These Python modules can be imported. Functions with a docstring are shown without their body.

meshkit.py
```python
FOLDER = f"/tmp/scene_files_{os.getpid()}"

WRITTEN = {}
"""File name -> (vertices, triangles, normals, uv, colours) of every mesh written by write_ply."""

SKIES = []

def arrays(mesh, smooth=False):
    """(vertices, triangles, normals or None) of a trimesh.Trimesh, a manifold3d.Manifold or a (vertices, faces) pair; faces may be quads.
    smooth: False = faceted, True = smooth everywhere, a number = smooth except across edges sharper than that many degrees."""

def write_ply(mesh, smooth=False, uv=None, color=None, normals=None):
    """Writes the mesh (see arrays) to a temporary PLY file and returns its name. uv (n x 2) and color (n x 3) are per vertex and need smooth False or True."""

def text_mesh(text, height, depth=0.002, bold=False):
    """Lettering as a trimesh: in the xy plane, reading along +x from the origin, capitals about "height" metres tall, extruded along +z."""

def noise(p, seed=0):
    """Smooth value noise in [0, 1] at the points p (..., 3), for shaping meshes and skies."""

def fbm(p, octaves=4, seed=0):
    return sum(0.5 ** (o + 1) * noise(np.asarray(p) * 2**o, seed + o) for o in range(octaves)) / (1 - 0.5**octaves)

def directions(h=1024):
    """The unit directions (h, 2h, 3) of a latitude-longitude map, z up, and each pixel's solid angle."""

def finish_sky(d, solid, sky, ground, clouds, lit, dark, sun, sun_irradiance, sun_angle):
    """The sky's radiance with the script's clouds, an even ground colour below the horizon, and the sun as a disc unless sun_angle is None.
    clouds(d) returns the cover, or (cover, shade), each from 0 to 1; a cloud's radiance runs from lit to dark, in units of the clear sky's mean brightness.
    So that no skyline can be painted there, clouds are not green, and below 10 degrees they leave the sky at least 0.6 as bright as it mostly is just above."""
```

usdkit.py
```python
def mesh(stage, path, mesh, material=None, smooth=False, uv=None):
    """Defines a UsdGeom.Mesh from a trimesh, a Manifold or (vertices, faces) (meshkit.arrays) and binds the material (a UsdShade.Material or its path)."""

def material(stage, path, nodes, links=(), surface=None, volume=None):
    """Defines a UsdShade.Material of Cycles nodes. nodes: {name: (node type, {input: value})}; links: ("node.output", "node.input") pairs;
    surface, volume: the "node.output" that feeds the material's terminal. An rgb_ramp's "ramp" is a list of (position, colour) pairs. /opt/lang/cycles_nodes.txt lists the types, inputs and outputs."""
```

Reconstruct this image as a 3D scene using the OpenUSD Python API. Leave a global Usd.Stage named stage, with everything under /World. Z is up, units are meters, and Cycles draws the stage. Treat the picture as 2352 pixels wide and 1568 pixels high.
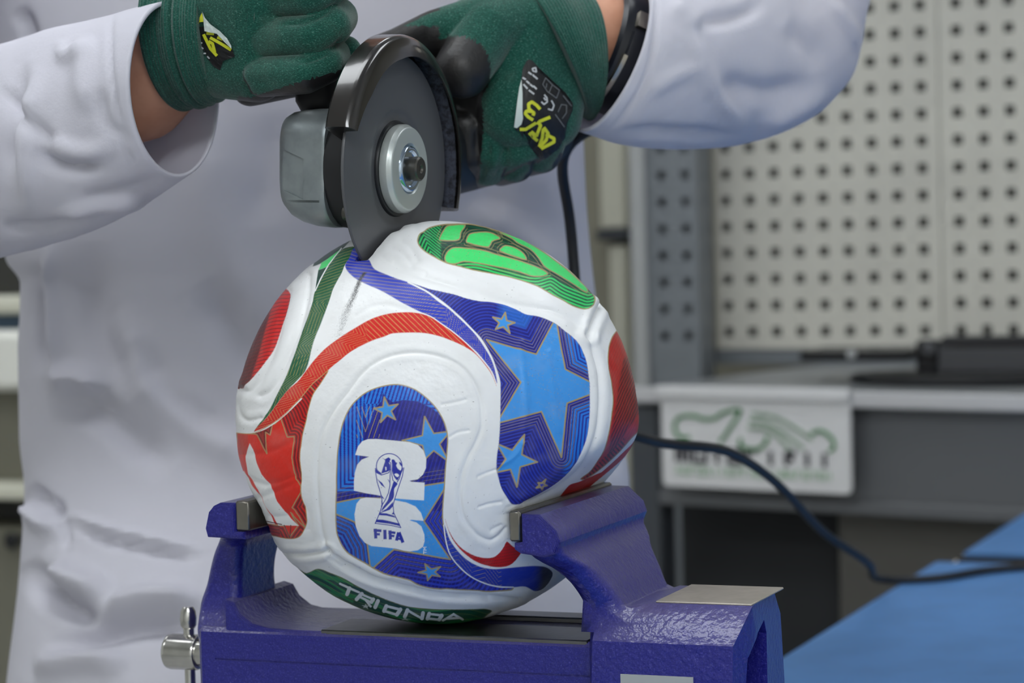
import math, numpy as np, trimesh, manifold3d as m3, usdkit, meshkit
from scipy.spatial import cKDTree
from scipy.interpolate import CubicSpline, PchipInterpolator
from pxr import Usd, UsdGeom, UsdLux, UsdShade, Gf, Sdf, Vt
stage = Usd.Stage.CreateInMemory()
UsdGeom.SetStageUpAxis(stage, 'Z'); UsdGeom.SetStageMetersPerUnit(stage, 1.0)
UsdGeom.Xform.Define(stage, '/World'); UsdGeom.Scope.Define(stage, '/World/Looks')

# ------------------------------------------------------------------ camera
# world axes: x along the vise's slide (right, slightly nearer), y along its jaws (away), z up. Focal length 55 mm on a 22.3 mm sensor.
FPX = 5800.0; TH = math.radians(22); ROLL = math.radians(1.5); PIT = math.atan(284 / FPX)
Z3 = np.array([0, 0, 1.0])
Fh = np.array([-math.sin(TH), math.cos(TH), 0]); Rh = np.array([math.cos(TH), math.sin(TH), 0])
FW = Fh * math.cos(PIT) - Z3 * math.sin(PIT); U0 = Fh * math.sin(PIT) + Z3 * math.cos(PIT)
RT = math.cos(ROLL) * Rh - math.sin(ROLL) * U0; UP = math.cos(ROLL) * U0 + math.sin(ROLL) * Rh
def rd(px, py):
    px, py = np.asarray(px, float), np.asarray(py, float)
    return FW + RT * ((px - 1176) / FPX)[..., None] + UP * ((784 - py) / FPX)[..., None]
_b = rd(1005, 969) * 1.387
CAM = np.array([-_b[0], -_b[1], 1.2]); BALL = np.array([0, 0, 1.2 + _b[2]])
def on(px, py, ax, val):          # the point of the sight line of a pixel that lies on the world plane axis = val
    d = rd(px, py); return CAM + d * ((val - CAM[ax]) / d[..., ax])[..., None]
def at(px, py, dep):              # ... at a depth
    d = rd(px, py); return CAM + d * np.asarray(dep, float)[..., None]
def pj(p):
    v = np.asarray(p) - CAM; z = v @ FW
    return np.stack([1176 + FPX * (v @ RT) / z, 784 - FPX * (v @ UP) / z], -1)
cam = UsdGeom.Camera.Define(stage, '/World/camera')
cam.CreateFocalLengthAttr(55.0); cam.CreateHorizontalApertureAttr(22.304); cam.CreateVerticalApertureAttr(22.304 * 1568 / 2352)
cam.CreateFStopAttr(6.0); cam.CreateFocusDistanceAttr(1.31); cam.CreateClippingRangeAttr(Gf.Vec2f(0.05, 100))
cam.AddTransformOp().Set(Gf.Matrix4d(*RT, 0, *UP, 0, *(-FW), 0, *CAM, 1))
cam.CreateExposureAttr(-0.5)

# ------------------------------------------------------------------ light: the lab's ceiling panels
def Lc(r, g, b):
    c = np.array([r, g, b], float) / 255
    return tuple(np.where(c <= .04045, c / 12.92, ((c + .055) / 1.055) ** 2.4))
PANEL_W = 9.0
PANEL_C = (0.93, 0.97, 1.0)
PANELS = [(-0.45, -0.12, 1.5, .6, 1.0), (1.15, -2.3, 1.8, .8, 2.2), (-0.9, 1.3, 1.2, .6, .7), (1.3, 1.2, 1.2, .6, 1.0), (-2.4, -1.0, 1.2, .6, 1.0), (-2.6, 1.4, 1.2, .6, .7)]
CEIL = 2.75
PNAME = ['brightest ceiling light panel above the vise', 'ceiling light panel nearest to the front wall, behind the camera', 'ceiling light panel behind the person', 'ceiling light panel above the second blue table', 'ceiling light panel to the left of the person', 'ceiling light panel over the cabinet in the far left corner']

# ------------------------------------------------------------------ helpers
COUNT = {}
def path_for(name, parent=None):
    base = str(parent.GetPath()) if parent else '/World'
    k = COUNT.get((base, name), 0); COUNT[(base, name)] = k + 1
    return f'{base}/{name}' + (f'_{k:03d}' if k else '')
def tag(o, label=None, cat=None, group=None, kind=None):
    for k, v in (('label', label), ('category', cat), ('group', group), ('kind', kind)):
        if v: o.SetCustomDataByKey(k, v)
    return o
def thing(name, label, cat, loc=(0, 0, 0), group=None):
    x = UsdGeom.Xform.Define(stage, path_for(name)); x.AddTranslateOp().Set(Gf.Vec3d(*map(float, loc)))
    o = x.GetPrim(); tag(o, label, cat, group); ORIG[str(o.GetPath())] = np.array(loc, float); return o
ORIG = {}
def origin(parent):
    p = str(parent.GetPath()) if parent else ''
    for k, v in ORIG.items():
        if p == k or p.startswith(k + '/'): return v
    return np.zeros(3)
def obj(name, mesh, mat, parent=None, smooth=40, label=None, normals=None, color=None):
    """one Mesh prim; the mesh is given in world coordinates"""
    if normals is not None: v, f, n = np.asarray(mesh[0]), np.asarray(mesh[1]), normals
    else: v, f, n = meshkit.arrays(mesh, smooth)
    v = v - origin(parent)
    m = UsdGeom.Mesh.Define(stage, path_for(name, parent))
    m.CreatePointsAttr(Vt.Vec3fArray.FromNumpy(np.ascontiguousarray(v, np.float32)))
    m.CreateFaceVertexCountsAttr(Vt.IntArray.FromNumpy(np.full(len(f), 3, np.int32)))
    m.CreateFaceVertexIndicesAttr(Vt.IntArray.FromNumpy(np.ascontiguousarray(f, np.int32).ravel()))
    m.CreateSubdivisionSchemeAttr('none')
    if n is not None:
        m.CreateNormalsAttr(Vt.Vec3fArray.FromNumpy(np.ascontiguousarray(n, np.float32))); m.SetNormalsInterpolation('vertex')
    if color is not None:
        UsdGeom.PrimvarsAPI(m).CreatePrimvar('printed', Sdf.ValueTypeNames.Color3fArray, 'vertex').Set(Vt.Vec3fArray.FromNumpy(np.ascontiguousarray(color, np.float32)))
    UsdShade.MaterialBindingAPI.Apply(m.GetPrim()).Bind(M[mat])
    if label: tag(m.GetPrim(), label)
    return m.GetPrim()
def struct(name, mesh, mat, **k): return tag(obj(name, mesh, mat, **k), kind='structure')
def cat(*ms): return trimesh.util.concatenate([m for m in ms])
def T(man): m = man.to_mesh(); return trimesh.Trimesh(np.array(m.vert_properties[:, :3]), np.array(m.tri_verts), process=False)
def box(x0, x1, y0, y1, z0, z1, r=0.0):
    """box with bevelled edges"""
    if r <= 0: return trimesh.creation.box(bounds=[[x0, y0, z0], [x1, y1, z1]])
    pts = [(x, y, z) for a in ((0, r, r), (r, 0, r), (r, r, 0)) for x in (x0 + a[0], x1 - a[0]) for y in (y0 + a[1], y1 - a[1]) for z in (z0 + a[2], z1 - a[2])]
    return trimesh.Trimesh(pts).convex_hull
def mbox(x0, x1, y0, y1, z0, z1): return m3.Manifold.cube([x1 - x0, y1 - y0, z1 - z0]).translate([x0, y0, z0])
def frame_of(a):
    a = np.asarray(a, float); a = a / np.linalg.norm(a)
    u = np.cross(a, [0, 0, 1.0]) if abs(a[2]) < .9 else np.cross(a, [1.0, 0, 0]); u /= np.linalg.norm(u)
    return a, u, np.cross(a, u)
def lathe(c, axis, prof, n=64, closed=True):
    """prof: (distance along the axis, radius) pairs"""
    a, u, v = frame_of(axis); t = np.linspace(0, 2 * np.pi, n, endpoint=False)
    ring = np.cos(t)[:, None] * u + np.sin(t)[:, None] * v
    V = np.concatenate([np.asarray(c) + a * s + ring * r for s, r in prof]); m = len(prof)
    i = np.arange(n); j = (i + 1) % n; F = []
    for k in range(m - 1):
        A, B = k * n, (k + 1) * n
        F += [np.stack([A + i, B + i, B + j], 1), np.stack([A + i, B + j, A + j], 1)]
    if closed:
        V = np.concatenate([V, [np.asarray(c) + a * prof[0][0], np.asarray(c) + a * prof[-1][0]]]); k0, k1 = m * n, m * n + 1
        F += [np.stack([np.full(n, k0), i, j], 1), np.stack([np.full(n, k1), (m - 1) * n + j, (m - 1) * n + i], 1)]
    me = trimesh.Trimesh(V, np.concatenate(F), process=False)
    if me.volume < 0: me.invert()
    return me
def tube(pts, r, n=16, cap=True):
    """swept tube along points; r a number or one per point"""
    P = np.asarray(pts, float); r = np.broadcast_to(r, len(P)); t = np.gradient(P, axis=0); t /= np.linalg.norm(t, axis=1)[:, None]
    _, u, _ = frame_of(t[0]); th = np.linspace(0, 2 * np.pi, n, endpoint=False); V = []
    for k in range(len(P)):
        u = u - t[k] * (u @ t[k]); u /= np.linalg.norm(u); v = np.cross(t[k], u)
        V.append(P[k] + r[k] * (np.cos(th)[:, None] * u + np.sin(th)[:, None] * v))
    return skin(V, cap)
def skin(rings, cap=True):
    """closed rings of equal count joined into a solid"""
    n, m = len(rings[0]), len(rings); V = np.concatenate(rings); i = np.arange(n); j = (i + 1) % n; F = []
    for k in range(m - 1):
        A, B = k * n, (k + 1) * n
        F += [np.stack([A + i, B + i, B + j], 1), np.stack([A + i, B + j, A + j], 1)]
    if cap:
        V = np.concatenate([V, [rings[0].mean(0), rings[-1].mean(0)]]); k0, k1 = m * n, m * n + 1
        F += [np.stack([np.full(n, k0), i, j], 1), np.stack([np.full(n, k1), (m - 1) * n + j, (m - 1) * n + i], 1)]
    me = trimesh.Trimesh(V, np.concatenate(F), process=False)
    if cap and me.volume < 0: me.invert()
    return me
def smooth_path(pts, n):
    P = np.asarray(pts, float); s = np.r_[0, np.cumsum(np.linalg.norm(np.diff(P, axis=0), axis=1))]
    return CubicSpline(s, P)(np.linspace(0, s[-1], n))
def spl(pts, closed=False, step=2.0):
    """smooth 2-D curve through traced points (centripetal Catmull-Rom)"""
    P = np.asarray(pts, float); n = len(P); out = []
    for k in range(n if closed else n - 1):
        p0, p1, p2, p3 = (P[(k - 1) % n], P[k], P[(k + 1) % n], P[(k + 2) % n]) if closed else (P[max(k - 1, 0)], P[k], P[k + 1], P[min(k + 2, n - 1)])
        m = max(2, int(np.linalg.norm(p2 - p1) / step)); t = np.linspace(0, 1, m, endpoint=False)[:, None]
        d = max(np.linalg.norm(p2 - p1), 1e-9)
        t1 = (p2 - p0) / max(np.linalg.norm(p2 - p1) + np.linalg.norm(p1 - p0), 1e-9) * d; t2 = (p3 - p1) / max(np.linalg.norm(p3 - p2) + np.linalg.norm(p2 - p1), 1e-9) * d
        out.append((2 * t**3 - 3 * t**2 + 1) * p1 + (t**3 - 2 * t**2 + t) * t1 + (-2 * t**3 + 3 * t**2) * p2 + (t**3 - t**2) * t2)
    return np.concatenate(out + ([] if closed else [P[-1:]]))
def extrude_y(prof, y0, y1, bev=0.0):
    """polygon of (x, z) pairs extruded along y, its rim bevelled"""
    P = np.asarray(prof, float)
    if np.sum(P[:, 0] * np.roll(P[:, 1], -1) - P[:, 1] * np.roll(P[:, 0], -1)) < 0: P = P[::-1]
    cs = m3.CrossSection([P]); m = cs.extrude(y1 - y0 - 2 * bev)
    if bev > 0:
        ins = cs.offset(-bev, m3.JoinType.Miter)
        m = m.translate([0, 0, bev]); a = ins.extrude(y1 - y0)
        parts = [m, a]
        for k in range(1, 4):
            q = bev * (1 - math.sin(math.pi / 2 * k / 4)); h = bev * (1 - math.cos(math.pi / 2 * k / 4)); h2 = bev - bev * math.cos(math.asin(min(1, 1 - q / bev)))
            parts.append(cs.offset(-q, m3.JoinType.Miter).extrude(y1 - y0 - 2 * h2).translate([0, 0, h2]))
        m = m3.Manifold.batch_boolean(parts, m3.OpType.Add)
    t = T(m); v = t.vertices.copy(); t.vertices = np.c_[v[:, 0], y1 - v[:, 2], v[:, 1]]
    if t.volume < 0: t.invert()
    return t

# ------------------------------------------------------------------ materials
M = {}
def mat(name, color, rough=.5, metal=0., bump=None, var=None, spec=.5, coat=0., sheen=0., coat_rough=.1, extra=None):
    """bump: (noise scale, detail, strength, distance); var: (noise scale, second colour, low, high)"""
    N = {'p': ('principled_bsdf', {'base_color': color, 'roughness': rough, 'metallic': metal, 'specular_ior_level': spec, 'coat_weight': coat, 'coat_roughness': coat_rough, 'sheen_weight': sheen})}
    K = []
    if bump or var: N['g'] = ('texture_coordinate', {})
    if var:
        N['vn'] = ('noise_texture', {'scale': var[0], 'detail': 4.0, 'roughness': .6}); N['vr'] = ('rgb_ramp', {'ramp': [(0, color), (var[2], color), (var[3], var[1]), (1, var[1])]})
        K += [('g.object', 'vn.vector'), ('vn.fac', 'vr.fac'), ('vr.color', 'p.base_color')]
    if bump:
        N['bn'] = ('noise_texture', {'scale': bump[0], 'detail': bump[1], 'roughness': .55}); N['bb'] = ('bump', {'strength': bump[2], 'distance': bump[3]})
        K += [('g.object', 'bn.vector'), ('bn.fac', 'bb.height'), ('bb.normal', 'p.normal')]
    M[name] = usdkit.material(stage, '/World/Looks/' + name, N, K, surface='p.BSDF'); return M[name]
mat('wall_paint', Lc(146, 143, 128), .8, bump=(60, 3, .2, .002))
mat('wall_pale', Lc(222, 222, 218), .8)
mat('ceiling_paint', Lc(225, 226, 224), .85)
mat('floor_vinyl', Lc(160, 161, 160), .4, var=(3, Lc(172, 172, 170), .4, .6))
mat('pegboard_paint', Lc(202, 200, 190), .45, var=(5, Lc(194, 192, 183), .4, .6))
mat('grey_steel', Lc(118, 123, 128), .4, var=(6, Lc(110, 115, 120), .4, .6))
mat('grey_steel_pale', Lc(165, 167, 167), .4)
mat('dark_steel', Lc(62, 66, 72), .45)
mat('cavity_black', Lc(38, 40, 43), .8)
mat('apron_grey', Lc(92, 94, 97), .5)
mat('pedestal_grey', Lc(80, 78, 74), .5)
mat('bench_grey', Lc(128, 131, 133), .35, var=(8, Lc(120, 123, 125), .4, .6))
mat('bench_edge', Lc(190, 190, 192), .3)
mat('sign_white', Lc(214, 214, 215), .3)
mat('sign_green', Lc(62, 150, 70), .4); mat('sign_green_pale', Lc(160, 190, 160), .4); mat('sign_ink', Lc(40, 36, 46), .4)
mat('monitor_black', Lc(22, 23, 26), .3)
mat('monitor_grey', Lc(70, 71, 74), .35)
mat('blue_mat', Lc(74, 122, 178), .6, bump=(900, 2, .15, .0004), var=(14, Lc(69, 115, 168), .42, .62))
mat('cream_edge', Lc(222, 212, 196), .5)
mat('trim_black', Lc(22, 24, 28), .4)
mat('conduit_cream', Lc(214, 213, 196), .4)
mat('shelf_white', Lc(232, 232, 224), .35)
mat('shelf_olive', Lc(120, 118, 104), .5)
mat('shelf_dark', Lc(50, 50, 46), .5)
mat('shelf_blue', Lc(48, 70, 88), .4)
M['lamp_glow'] = usdkit.material(stage, '/World/Looks/lamp_glow', {'e': ('emission', {'color': PANEL_C, 'strength': PANEL_W})}, surface='e.emission')
mat('lamp_frame', Lc(235, 235, 235), .4)

# ------------------------------------------------------------------ the room
XL, XR, YN, YF = -3.6, 2.6, -3.2, 2.75
struct('floor', box(XL - .1, XR + .1, YN - .1, YF + .1, -.1, 0), 'floor_vinyl')
struct('ceiling', box(XL - .1, XR + .1, YN - .1, YF + .1, CEIL, CEIL + .1), 'ceiling_paint')
struct('wall_back', box(XL, XR, YF, YF + .1, 0, CEIL), 'wall_paint')
struct('wall_front', box(XL, XR, YN - .1, YN, 0, CEIL), 'wall_pale')
struct('wall_left', box(XL - .1, XL, YN - .1, YF + .1, 0, CEIL), 'wall_pale')
struct('wall_right', box(XR, XR + .1, YN - .1, YF + .1, 0, CEIL), 'wall_pale')
for k, (cx, cy, w, d, s) in enumerate(PANELS):
    t = thing('ceiling_light', PNAME[k], 'ceiling light', (cx, cy, CEIL), 'ceiling light panels')
    fr = mbox(cx - w / 2 - .03, cx + w / 2 + .03, cy - d / 2 - .03, cy + d / 2 + .03, CEIL - .04, CEIL) - mbox(cx - w / 2, cx + w / 2, cy - d / 2, cy + d / 2, CEIL - .05, CEIL - .01)
    obj('frame', T(fr), 'lamp_frame', t)
    nm = 'lamp_glow'
    if s != 1.0:
        nm = f'lamp_glow_{k}'
        M[nm] = usdkit.material(stage, '/World/Looks/' + nm, {'e': ('emission', {'color': PANEL_C, 'strength': PANEL_W * s})}, surface='e.emission')
    obj('diffuser', box(cx - w / 2, cx + w / 2, cy - d / 2, cy + d / 2, CEIL - .022, CEIL - .015), nm, t)

# ------------------------------------------------------------------ the football
def crop(x0, y0, s): return lambda *p: np.asarray(p, float) / s + [x0, y0]
c1, c2, c3, c4 = crop(520, 480, 2.6133), crop(900, 480, 2.6133), crop(520, 860, 2.6133), crop(900, 860, 2.6133)
c7 = crop(780, 1000, 5.2269)
RB = .1102
Wb = (CAM - BALL) / np.linalg.norm(CAM - BALL); LIMB = math.acos(RB / np.linalg.norm(CAM - BALL))
Ub = np.cross(Z3, Wb); Ub /= np.linalg.norm(Ub); Vb = np.cross(Wb, Ub)
NG = 800; PHI1 = 1.75
g = np.linspace(-1, 1, NG); gx, gy = np.meshgrid(g, g)
r_ = np.maximum(abs(gx), abs(gy)); big = abs(gx) >= abs(gy)
with np.errstate(divide='ignore', invalid='ignore'):
    th = np.where(big, np.pi / 4 * gy / gx, np.pi / 2 - np.pi / 4 * gx / gy)
th = np.nan_to_num(th); sg = np.where(np.where(big, gx, gy) < 0, -1, 1)
phi = 1.15 * r_ + (PHI1 - 1.15) * r_**4
D0 = (np.sin(phi) * np.cos(th) * sg)[..., None] * Ub + (np.sin(phi) * np.sin(th) * sg)[..., None] * Vb + np.cos(phi)[..., None] * Wb
ids = np.arange(NG * NG).reshape(NG, NG)
q = np.stack([ids[:-1, :-1], ids[:-1, 1:], ids[1:, 1:], ids[1:, :-1]], -1).reshape(-1, 4)
FB = np.vstack([q[:, [0, 1, 2]], q[:, [0, 2, 3]]])
rim = np.r_[ids[0, :-1], ids[:-1, -1], ids[-1, :0:-1], ids[:0:-1, 0]]; nr = len(rim)
DV = D0.reshape(-1, 3); PH = phi.ravel()
rdir = DV[rim] - np.cos(PHI1) * Wb; rdir /= np.linalg.norm(rdir, axis=1)[:, None]
prev = rim; base = len(DV); extra = []; ephi = []
for k, ph in enumerate(np.linspace(PHI1, np.pi, 26)[1:]):
    if k == 24: extra.append(-Wb[None]); ephi.append([np.pi])
    else: extra.append(math.sin(ph) * rdir + math.cos(ph) * Wb); ephi.append(np.full(nr, ph))
    i = np.arange(nr); j = (i + 1) % nr
    if k == 24: FB = np.vstack([FB, np.stack([prev[i], np.full(nr, base), prev[j]], 1)])
    else:
        cur = base + i; FB = np.vstack([FB, np.stack([prev[i], cur[i], cur[j]], 1), np.stack([prev[i], cur[j], prev[j]], 1)]); prev = cur; base += nr
DV = np.vstack([DV] + extra); PH = np.concatenate([PH] + ephi)
if np.einsum('ij,ij->', DV[FB[:1000, 0]], np.cross(DV[FB[:1000, 1]] - DV[FB[:1000, 0]], DV[FB[:1000, 2]] - DV[FB[:1000, 0]])) < 0: FB = FB[:, ::-1]
# the same pairs of traced pixels used for print and seams, continued outwards past the limb
def traced(Pw):
    p = pj(Pw); cen = np.array([1005., 969.]); o = p - cen; rr = np.linalg.norm(o, axis=1)
    past = PH > LIMB
    ext = 461 * (1 + .9 * (PH - LIMB)); d3 = np.stack([DV @ RT, -(DV @ UP)], -1); d3 /= np.maximum(np.linalg.norm(d3, axis=1), 1e-9)[:, None]
    p[past] = cen + d3[past] * ext[past, None]
    return p
def squeeze(P):
    P = P.copy(); dz = np.maximum(0, abs(P[:, 2] - 1.0425) - .006)
    k = .0035
    for s, L in ((1, .0712), (-1, .0778)):
        lim = L + 1.15 * dz; x = s * P[:, 0]; P[:, 0] = s * (lim - k * np.logaddexp(0, (lim - x) / k))
    return P
P0 = squeeze(BALL + RB * DV); PX = traced(P0)
# ---- creases and seams
def near(pts, closed=False):
    s = spl(pts, closed, 1.0); return cKDTree(s).query(PX, distance_upper_bound=60)[0]
SEAM_A = np.vstack([c3((610, 1055), (592, 1010), (575, 950), (555, 800), (545, 650), (545, 530), (560, 400), (600, 290), (660, 190)), c1((740, 1080), (800, 1000), (880, 930), (960, 890), (1050, 868), (1150, 862), (1250, 875), (1350, 910), (1430, 965), (1490, 1050), (1525, 1150), (1533, 1250))[0:], c4((537, 330), (500, 420), (455, 500), (425, 580), (410, 680), (415, 780), (440, 870), (490, 940), (540, 980), (590, 995), (640, 970), (680, 925))])
SEAM_B = c4((-383, 1055), (-310, 1115), (-230, 1165), (-130, 1215), (-20, 1250), (110, 1285), (260, 1318), (410, 1333), (600, 1335), (700, 1345), (765, 1355))
SEAM_C = c3((610, 1055), (570, 1068), (520, 1076), (440, 1085), (340, 1078), (220, 1060))
SEAM_D = c2((1300, 520), (1250, 590), (1215, 670), (1182, 757))
SEAM_E = np.vstack([c2((1182, 757), (1215, 850), (1245, 960), (1254, 1080), (1252, 1200), (1237, 1330), (1205, 1430), (1160, 1520)), c4((1130, 570), (1060, 635), (980, 690), (880, 740), (800, 775))])
SEAM_F = c2((1182, 757), (1120, 700), (1050, 645), (960, 610), (860, 590), (760, 575), (640, 545), (520, 505), (400, 470), (250, 425), (100, 375), (0, 330), (-60, 290))
SEAM_G = c1((495, 395), (485, 540), (440, 720), (380, 860), (320, 1000), (260, 1090), (205, 1120))
SEAM_G2 = c1((375, 490), (340, 640), (290, 820), (215, 1000), (140, 1090), (85, 1080))
SEAM_H = c1((205, 1255), (130, 1268), (90, 1240), (75, 1180), (90, 1080))
disp = np.zeros(len(DV))
for pts, dep, w in ((SEAM_A, .0006, 4.5), (SEAM_B, .0014, 5), (SEAM_C, .0013, 5), (SEAM_D, .0026, 6), (SEAM_E, .0016, 5), (SEAM_F, .0005, 7), (SEAM_G, .0010, 6), (SEAM_G2, .0010, 7), (SEAM_H, .0006, 5)):
    d = near(pts); disp -= dep * np.exp(-(d / w) ** 2); disp += .35 * dep * np.exp(-((d - 2.9 * w) / (1.6 * w)) ** 2)
# bands beside seams, wrinkles of the pinched cover
for pts, dep, w in ((c3((620, 1100), (700, 1160), (820, 1220), (960, 1265), (1100, 1300), (1300, 1335), (1568, 1345)), .0016, 7),
                    (c4((440, 150), (380, 165), (300, 180)), .0006, 4), (c4((460, 335), (400, 345), (345, 375)), .0007, 4), (c4((625, 572), (570, 590), (520, 612)), .0009, 4),
                    (c4((655, 765), (590, 775), (525, 795)), .0009, 4), (c4((700, 745), (740, 770), (700, 800)), .0006, 5), (c4((655, 905), (625, 920), (600, 935)), .0009, 5),
                    (c3((130, 620), (230, 660), (330, 640), (430, 600)), .0009, 8), (c3((120, 480), (240, 470), (400, 400)), .0006, 8), (c3((200, 740), (300, 700), (440, 640)), .0008, 8), (c3((250, 850), (350, 850), (440, 790)), .0008, 8),
                    (c2((770, 800), (790, 950), (803, 1100), (803, 1250), (790, 1400)), -.0011, 9), (c2((790, 1400), (740, 1480), (650, 1540)), -.0008, 6), (c2((940, 860), (955, 1000), (985, 1200), (1000, 1330)), -.0007, 8),
                    (c2((60, 190), (110, 230), (150, 300)), .0012, 9), (c2((150, 100), (190, 130), (200, 160)), .001, 8), (c2((0, 235), (60, 262), (120, 330)), .0009, 8), (c2((20, 320), (90, 350), (200, 380)), .0008, 7),
                    (c3((700, 1150), (760, 1150), (830, 1190)), .0007, 6), (c3((1000, 1235), (1060, 1240), (1120, 1265)), .0007, 6), (c4((330, 1290), (420, 1300), (520, 1305)), .0009, 8),
                    (c1((780, 640), (860, 590), (960, 575), (1060, 600)), .0004, 7), (c3((470, 210), (480, 330), (455, 430)), .0004, 6), (c3((470, 800), (500, 850), (490, 930)), .0008, 7)):
    d = near(pts); disp -= .62 * dep * np.exp(-(d / w) ** 2)
disp += .0011 * (meshkit.fbm(DV * 5 + 3.1, 3, 4) - .5) + .00012 * (meshkit.fbm(DV * 60, 2, 8) - .5)
# ---- the slot that the cutting disc has cut
DISC_C = np.array([-.0125, -.0195, 1.2281]); DISC_N = np.array([.9989, -.0265, -.0375]); DISC_N /= np.linalg.norm(DISC_N); DISC_R = .0625
rel = P0 - DISC_C; hn = rel @ DISC_N; rad = np.linalg.norm(rel - hn[:, None] * DISC_N, axis=1)
pk = np.exp(-(np.maximum(0, abs(hn) - .002) / .006) ** 2) * np.clip((DISC_R + .006 - rad) / .012, 0, 1)
wob = meshkit.noise(np.stack([P0[:, 1] * 120, hn * 60, P0[:, 2] * 60], -1), 3)
disp += pk * (.0028 * (wob - .55) - .0012)
PB = P0 + DV * disp[:, None]
rel = PB - DISC_C; hn = rel @ DISC_N; rad = np.linalg.norm(rel - hn[:, None] * DISC_N, axis=1)
cut = np.clip((.0046 - abs(hn)) / .0014, 0, 1) * np.clip((DISC_R + .0012 - rad) / .003, 0, 1)
cut = cut * cut * (3 - 2 * cut); deep = np.maximum(0, DISC_R + .002 - rad)
PB -= DV * (cut * np.minimum(deep * 1.6, .05))[:, None]
nb = np.zeros_like(PB); fn = np.cross(PB[FB[:, 1]] - PB[FB[:, 0]], PB[FB[:, 2]] - PB[FB[:, 0]])
for k in range(3):
    for ax in range(3): nb[:, ax] += np.bincount(FB[:, k], fn[:, ax], len(PB))
nb /= np.maximum(np.linalg.norm(nb, axis=1), 1e-12)[:, None]

# ---- the print
XY = PX; COL = np.tile(np.array(Lc(233, 234, 235)), (len(DV), 1)); AA = 1.7
def sub(P, pad):
    lo, hi = P.min(0) - pad, P.max(0) + pad
    return np.nonzero((XY[:, 0] > lo[0]) & (XY[:, 0] < hi[0]) & (XY[:, 1] > lo[1]) & (XY[:, 1] < hi[1]) & (PH < 2.4))[0]
def sdist(P, idx, closed=True):
    """signed distance (negative inside) of the vertices idx to polygon P, or distance to the open line"""
    x, y = XY[idx, 0], XY[idx, 1]; best = np.full(len(idx), 1e9); ins = np.zeros(len(idx), bool)
    Q = np.roll(P, -1, 0) if closed else P[1:]
    for (ax, ay), (bx, by) in zip(P, Q):
        dx, dy = bx - ax, by - ay; L = dx * dx + dy * dy
        if L < 1e-9: continue
        t = np.clip(((x - ax) * dx + (y - ay) * dy) / L, 0, 1); best = np.minimum(best, (x - ax - t * dx) ** 2 + (y - ay - t * dy) ** 2)
        if closed and dy: ins ^= ((ay > y) != (by > y)) & (x < dx * (y - ay) / dy + ax)
    d = np.sqrt(best); return np.where(ins, -d, d) if closed else d
def put(idx, a, c):
    a = np.clip(a, 0, 1)[:, None]; COL[idx] = COL[idx] * (1 - a) + np.array(c) * a
def cov(d): return np.clip(.5 - d / AA, 0, 1)
class Area:
    def __init__(s, P, c=None, smooth=False, step=5, pad=4, clip=None):
        s.P = spl(P, True, step) if smooth else np.asarray(P, float); s.i = sub(s.P, pad); s.d = sdist(s.P, s.i); s.a = cov(s.d)
        if clip is not None: m = np.zeros(len(XY)); m[clip.i] = clip.a; s.a = s.a * m[s.i]
        if c is not None: put(s.i, s.a, c)
    def full(s): m = np.zeros(len(XY)); m[s.i] = s.a; return m
    def lines(s, d, period, width, c, off=0, where=None):
        e = abs((d - off + period / 2) % period - period / 2); a = np.clip((width / 2 - e) / 1.3 + .5, 0, 1) * s.a
        put(s.i, a if where is None else a * where, c)
    def edge(s, w, c): put(s.i, np.clip((w / 2 - abs(s.d)) / AA + .5, 0, 1), c)
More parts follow.
